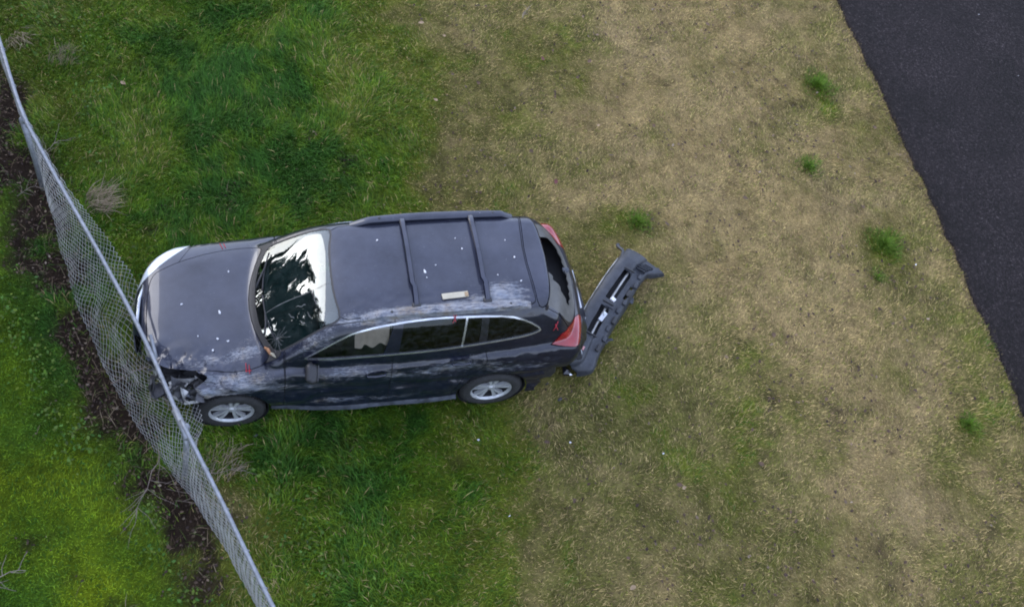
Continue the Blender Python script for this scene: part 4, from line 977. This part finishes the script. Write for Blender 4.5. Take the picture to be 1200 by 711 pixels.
# ------------------------------------------------------------------ loose pieces
def shard(c, L, W, h, seed):
    r_ = np.random.default_rng(seed); n = 9; a = np.sort(r_.uniform(0, 6.283, n)); rr = r_.uniform(.6, 1.0, n)
    V = [(L / 2 * rr[i] * math.cos(a[i]), W / 2 * rr[i] * math.sin(a[i]), h * r_.uniform(.1, .6)) for i in range(n)]; V2 = [(x, y, z - h * .5) for x, y, z in V]
    V = np.array(V + V2 + [(0, 0, h), (0, 0, 0)]); F = [[i, (i + 1) % n, 2 * n] for i in range(n)] + [[i + n, 2 * n + 1, (i + 1) % n + n] for i in range(n)] + [[i, i + n, (i + 1) % n + n, (i + 1) % n] for i in range(n)]
    return V @ Rz(r_.uniform(0, 6.28)).T + np.array(c), F
p = at(663, 436, .05); pr_ = root('plastic_fragment', tuple(p)); tag(pr_, 'small dark blue broken plastic fragment on the grass below the bumper end', 'debris')
obj('fragment_body', shard(p, .17, .11, .07, 3), M['gloss_black'], pr_, smooth=False); obj('fragment_clip', shard(p + (.03, -.04, .02), .07, .04, .03, 5), M['chrome'], pr_, smooth=False)
p = on_body(x=2.25, y=-.42); st2 = root('beige_strip', tuple(p)); tag(st2, 'beige flat strip lying on the car roof beside the scraped edge', 'debris')
obj('strip_body', box(p + (0, 0, .010), (.27, .065, .014), Rz(.06), .004), M['white_plastic'], st2); obj('strip_end', box(p + (.115, .0, .020), (.035, .05, .010), Rz(.06), .004), M['leaf_tan'], st2)
p = on_body(x=.42, y=-.615); s3 = root('splintered_trim', tuple(p)); tag(s3, 'orange brown splintered trim wedged at the corner of the windscreen', 'debris')
obj('splinter', tube([p + (-.05, .06, .02), p + (-.02, .02, .04), p + (.0, -.03, .05), p + (.03, -.06, .05)], [.010, .018, .016, .006], 5), simple('raw_wood', (.32, .15, .07), .8, var=.4), s3); obj('splinter', shard(p + (.03, -.05, .05), .09, .05, .04, 8), M['white_plastic'], s3, smooth=False)
spots_h = [(-.05, -.06), (-.08, -.36), (.02, -.40), (-.27, -.30), (.06, .42), (-.42, .10), (-.13, -.48)]; spots_r = [(1.98, -.13), (1.99, -.20), (2.10, -.06), (2.40, .12), (2.58, -.06), (2.35, .26), (2.87, .20), (2.93, -.02), (2.95, -.30), (1.55, .30), (2.72, -.22)]
for lab, grp, sp in (('white flake of debris lying on the dark blue bonnet', 'white flakes on the bonnet', spots_h), ('white flake of debris lying on the dark blue roof', 'white flakes on the roof', spots_r)):
    for k, (x, y) in enumerate(sp):
        big = .055 if k == 0 else random.uniform(.018, .038)
        tag(obj('white_flake', shard(on_body(x=x, y=y) + (0, 0, .006), big, big * .7, .012, 40 + k), M['white_flake'], smooth=False), lab, 'debris', grp)
p = on_body(x=2.66, y=.555); tag(obj('paper_scrap', shard(p + (0, 0, .058), .13, .06, .02, 77), M['white_flake'], smooth=False), 'white scrap lodged at the roof rail beside the rear roof bar', 'debris')
for k, (u, v) in enumerate(((570, 468), (596, 606), (776, 533), (1071, 312), (560, 517), (667, 520))):
    tag(obj('white_flake', shard(at(u, v) + (0, 0, .045), .035, .025, .012, 90 + k), M['white_flake'], smooth=False), 'small white flake of debris lying on the grass', 'debris', 'white flakes on the grass')
for k, (u, v) in enumerate(((1145, 20), (1191, 92))):
    tag(obj('white_flake', shard(at(u, v) + (0, 0, .045), .05, .035, .012, 120 + k), M['white_flake'], smooth=False), 'small pale pebble lying on the asphalt road', 'pebble', 'pale pebbles on the road')
for k, (u, v, L_, lab) in enumerate(((232, 512, .10, 'black plastic shard in the grass beside the front wheel'), (300, 512, .07, 'small black shard in the lush grass behind the front wheel'), (655, 470, .08, 'dark plastic shard on the grass near the rear wheel'), (640, 452, .06, 'tiny dark shard on the grass next to the dark blue fragment'), (700, 395, .07, 'black shard lying between the car and the torn bumper'), (720, 445, .05, 'little dark shard lying past the end of the torn bumper'))):
    tag(obj('plastic_shard', shard(at(u, v) + (0, 0, .05), L_, L_ * .55, .02, 150 + k), M['black'], smooth=False), lab, 'debris', 'plastic shards round the car')
# fallen leaves
def leaf(c, L, seed):
    r_ = np.random.default_rng(seed); n = 9; t = np.linspace(0, 1, n); w = np.sin(t ** .8 * math.pi) * .33 * L; cu = r_.uniform(.2, .6) * L
    V = []
    for i in range(n): V += [((t[i] - .5) * L, -w[i], cu * (t[i] - .5) ** 2 + .25 * w[i]), ((t[i] - .5) * L, 0, cu * (t[i] - .5) ** 2), ((t[i] - .5) * L, w[i], cu * (t[i] - .5) ** 2 + .35 * w[i])]
    F = [[i * 3 + k, i * 3 + 3 + k, i * 3 + 4 + k, i * 3 + 1 + k] for i in range(n - 1) for k in (0, 1)]
    return np.array(V) @ (Rz(r_.uniform(0, 6.28)) @ Rx(r_.normal(0, .4))).T + np.array(c), F
LV = {'leaf_brown': ('curled dark brown fallen leaf lying on the dry lawn', 'brown fallen leaves on the lawn', [(795, 570), (1023, 152), (980, 187), (997, 325), (828, 32), (775, 30), (872, 235), (905, 262), (765, 150), (690, 75), (715, 185), (676, 94), (622, 180), (560, 100), (545, 105), (985, 190), (1010, 245), (905, 395), (735, 655), (818, 640), (930, 612), (880, 505), (966, 470), (890, 545), (640, 520), (850, 110), (780, 265)]),
      'leaf_tan': ('pale tan fallen leaf resting on the grass', 'tan fallen leaves on the grass', [(145, 101), (493, 30), (520, 45), (800, 573), (700, 150), (740, 690), (850, 420), (960, 330), (510, 120)]),
      'leaf_red': ('dark red fallen leaf on the dry grass', 'red fallen leaves on the grass', [(650, 216), (635, 72)])}
kk = 0
for mname, (lab, grp, px) in LV.items():
    for u, v in px: kk += 1; tag(obj('fallen_leaf', leaf(at(u, v) + (0, 0, .05), random.uniform(.05, .09), kk), M[mname]), lab, 'leaf', grp)
# ------------------------------------------------------------------ grass tufts, straw clump
def tuft(u, v, r, n, L, lab, grp='green tufts in the dry lawn'):
    c = at(u, v)[:2]; a = rng.uniform(0, 6.283, n); d = np.minimum(rng.exponential(r * .42, n), r * (.78 + .18 * np.sin(a * 3 + u))); P = c + np.c_[np.cos(a), np.sin(a)] * d[:, None]
    col = PAL['lush'] * np.array([.70, .74, .95]) * rng.uniform(.5, 1.35, n)[:, None]
    V, F, C = blades(P, L * rng.uniform(.6, 1.3, n), rng.uniform(.005, .009, n), a + rng.normal(0, .8, n), np.clip(rng.normal(.75, .3, n), .1, 1.45), col)
    o = obj('grass_tuft', (V, F), M['blade']); vcol(o, np.clip(C, 0, 1)); tag(o, lab, 'grass tuft', grp)
tuft(958, 100, .30, 750, .12, 'large dark green grass tuft near the asphalt edge, farthest from the car'); tuft(948, 196, .22, 420, .10, 'small dark green grass tuft between the two larger tufts by the road')
tuft(1037, 287, .30, 750, .12, 'wide green grass tuft in the dry lawn close to the asphalt'); tuft(747, 261, .23, 480, .10, 'bright green grass tuft just beyond the end of the torn bumper')
tuft(1135, 498, .16, 420, .09, 'sparse green grass tuft in the olive strip along the road'); tuft(1028, 325, .15, 140, .09, 'thin green grass tuft touching the wide tuft near the road')
def straw(u, v, n, L, r, azc, lab):
    c = at(u, v)[:2]; P = c + np.clip(rng.normal(0, r, (n, 2)), -1.3 * r, 1.3 * r); col = np.array([.30, .235, .16]) * rng.uniform(.6, 1.35, n)[:, None]
    V, F, C = blades(P, L * rng.uniform(.5, 1.3, n), rng.uniform(.005, .009, n), azc + rng.normal(0, .5, n), np.clip(rng.normal(1.1, .2, n), .4, 1.45), col)
    o = obj('dry_grass_clump', (V, F), M['blade']); vcol(o, np.clip(C, 0, 1)); tag(o, lab, 'grass clump')
straw(112, 240, 150, .34, .10, .1, 'straw coloured dry grass clump leaning out from under the fence rail'); straw(70, 68, 90, .16, .10, 1.0, 'small patch of dead straw in the green grass near the fence top'); straw(262, 545, 120, .16, .14, .4, 'faded dead grass patch between the fence and the front wheel'); straw(20, 45, 60, .3, .08, -.9, 'wispy dead stalks beside the straight end of the fence')
# ------------------------------------------------------------------ dead branches
def branch(name, p0, azi, L, n, lab, seed, r=.008, rise=.12):
    r *= .62; n = n + 5
    R_ = random.Random(seed); rt = root(name, tuple(p0)); tag(rt, lab, 'branch', None); main = []
    p = np.array(p0, float); a = azi
    for k in range(9): main.append(p.copy()); a += R_.uniform(-.45, .45); p = p + np.array([math.cos(a), math.sin(a), 0]) * L / 9; p[2] = p0[2] + rise * math.sin((k + 1) / 9 * 2.6) + R_.uniform(-.01, .01)
    obj('stem', tube(main, np.linspace(r, r * .4, 9), 6), M['twig'], rt)
    for k in range(n):
        i = R_.randint(1, 7); q = main[i].copy(); b = azi + R_.choice((-1, 1)) * R_.uniform(.4, 1.1); tw = [q.copy()]; l = L * R_.uniform(.2, .5)
        for j in range(5): b += R_.uniform(-.3, .3); q = q + np.array([math.cos(b), math.sin(b), R_.uniform(-.1, .25)]) * l / 5; q[2] = max(q[2], .01); tw.append(q.copy())
        obj('twig', tube(tw, np.linspace(r * .55, r * .22, 6), 5), M['twig'], rt)
branch('dead_branch', at(-40, 690, .005), .5, .62, 5, 'grey dead branch lying on the lawn beyond the fence', 4, .012)
branch('dead_branch', at(185, 525, .05), -1.35, .9, 7, 'forked dead twig sticking out of the mesh over bare soil', 9)
branch('dead_branch', at(262, 600, .05), 2.3, .9, 7, 'pale dead branch leaning on the outside of the sagging mesh', 12)
branch('dead_branch', at(130, 450, .05), .35, 1.05, 8, 'bare brown branch tangled in the mesh below the crushed corner', 21, .011, .35)
branch('dead_branch', at(160, 500, .05), .6, .8, 6, 'thin reddish twig caught under the mesh near the front wheel', 33, .008, .3)
branch('dead_branch', at(200, 478, .25), 2.4, .7, 8, 'tangled dry brush pressed between the crushed corner and the mesh', 51, .008, .2)
branch('dead_branch', at(150, 345, .30), -1.2, .8, 8, 'dry brown brush caught in front of the car nose', 53, .008, .15)
branch('dead_branch', at(225, 560, .05), .4, .6, 6, 'fine dead brush on the soil under the fence splice', 55, .007, .15)
branch('dead_branch', at(40, 195, .03), 1.0, .6, 5, 'short dead twig lying in the soil beside the fence', 40, .008)
branch('dead_branch', at(612, 22, .06), 1.2, .32, 2, 'short pale stick lying in the grass away from the car', 44, .010, .02)
branch('dead_branch', at(20, 230, .03), .5, .5, 4, 'broken grey stick on the dug soil by the green lawn', 47, .007)
# ------------------------------------------------------------------ conifers beyond the fence (mirrored in the windscreen)
def conifer(x, y, h, seed, lab):
    R_ = np.random.default_rng(seed); rt = root('fir_tree', (x, y, 0)); tag(rt, lab, 'tree', 'fir trees beyond the fence')
    obj('trunk', tube([(x, y, -.2), (x + .05, y, h * .4), (x, y + .05, h * .75), (x, y, h)], [.20 * h / 9, .15 * h / 9, .08 * h / 9, .015], 8), M['bark'], rt)
    P0, D, SZ = [], [], []; bl = []
    z = .9
    while z < h - .1:
        k = (z - .9) / (h - .9); Lb = (1 - k) ** .85 * h * .27 * R_.uniform(.75, 1.2) + .12
        for j in range(R_.integers(5, 8)):
            a = R_.uniform(0, 6.283); l = Lb * R_.uniform(.6, 1.15); m = max(6, int(l / .045)); t = np.linspace(.08, 1, m)
            pz_ = z + l * (.10 * t - .42 * t ** 2 + .12 * t ** 4 * 2); bx_ = np.c_[x + np.cos(a) * l * t, y + np.sin(a) * l * t, pz_]
            bl.append(bx_[::max(1, m // 4)])
            for s_ in (-1, 1):
                b2 = a + s_ * R_.uniform(.5, 1.0, m); w = (.34 * l * (1 - t) ** .6 + .10) * R_.uniform(.5, 1.1, m); P0.append(bx_); D.append(np.c_[np.cos(b2) * w, np.sin(b2) * w, -w * R_.uniform(.0, .5, m)]); SZ.append(np.full(m, .05))
        z += h * .028 * R_.uniform(.7, 1.3)
    P0, D, SZ = map(np.concatenate, (P0, D, SZ)); n = len(P0); side = np.cross(D, [0, 0, 1.]); side /= np.linalg.norm(side, axis=1)[:, None]; side *= SZ[:, None]
    V = np.stack([P0 - side * .5, P0 + D * .5 - side, P0 + D * .5 + side + (0, 0, .02), P0 + side * .5, P0 + D], 1).reshape(-1, 3); i = np.arange(n)[:, None] * 5
    F = np.concatenate([i + [0, 1, 2], i + [0, 2, 3], i + [1, 4, 2]]); o = obj('crown', (V, F), M['needle'], rt)
    vcol(o, np.repeat(np.array([.028, .050, .020]) * R_.uniform(.5, 1.5, n)[:, None], 5, 0))
    for b in bl[::3]: obj('limb', tube(b, np.linspace(.025, .006, len(b)), 5), M['bark'], rt) if len(b) > 1 else None
TREES = [(-9.5, -6.4, 12.0, 'fir tree past the dead branch on the lawn'), (-10.5, -3.2, 15.5, 'broad fir tree opposite the bottom end of the sagging fence'), (-13.0, -1.4, 17.0, 'fir tree standing a step behind the row'), (-11.0, .4, 16.5, 'fir tree standing straight out from the car nose'), (-12.5, 2.8, 16.0, 'dense dark fir tree with the broadest crown beyond the fence'), (-10.5, 4.6, 12.6, 'fir tree with a leaning tip in the middle of the row'), (-12.5, 6.8, 13.2, 'slender fir tree next to the row of broad ones'), (-10.5, 8.4, 11.2, 'fir tree with a ragged tip beyond the mown lawn'), (-12.5, 10.8, 13.4, 'fir tree standing apart behind the ragged one')]
for k, (x, y, h, lab) in enumerate(TREES): conifer(x, y, h, 60 + k, lab)
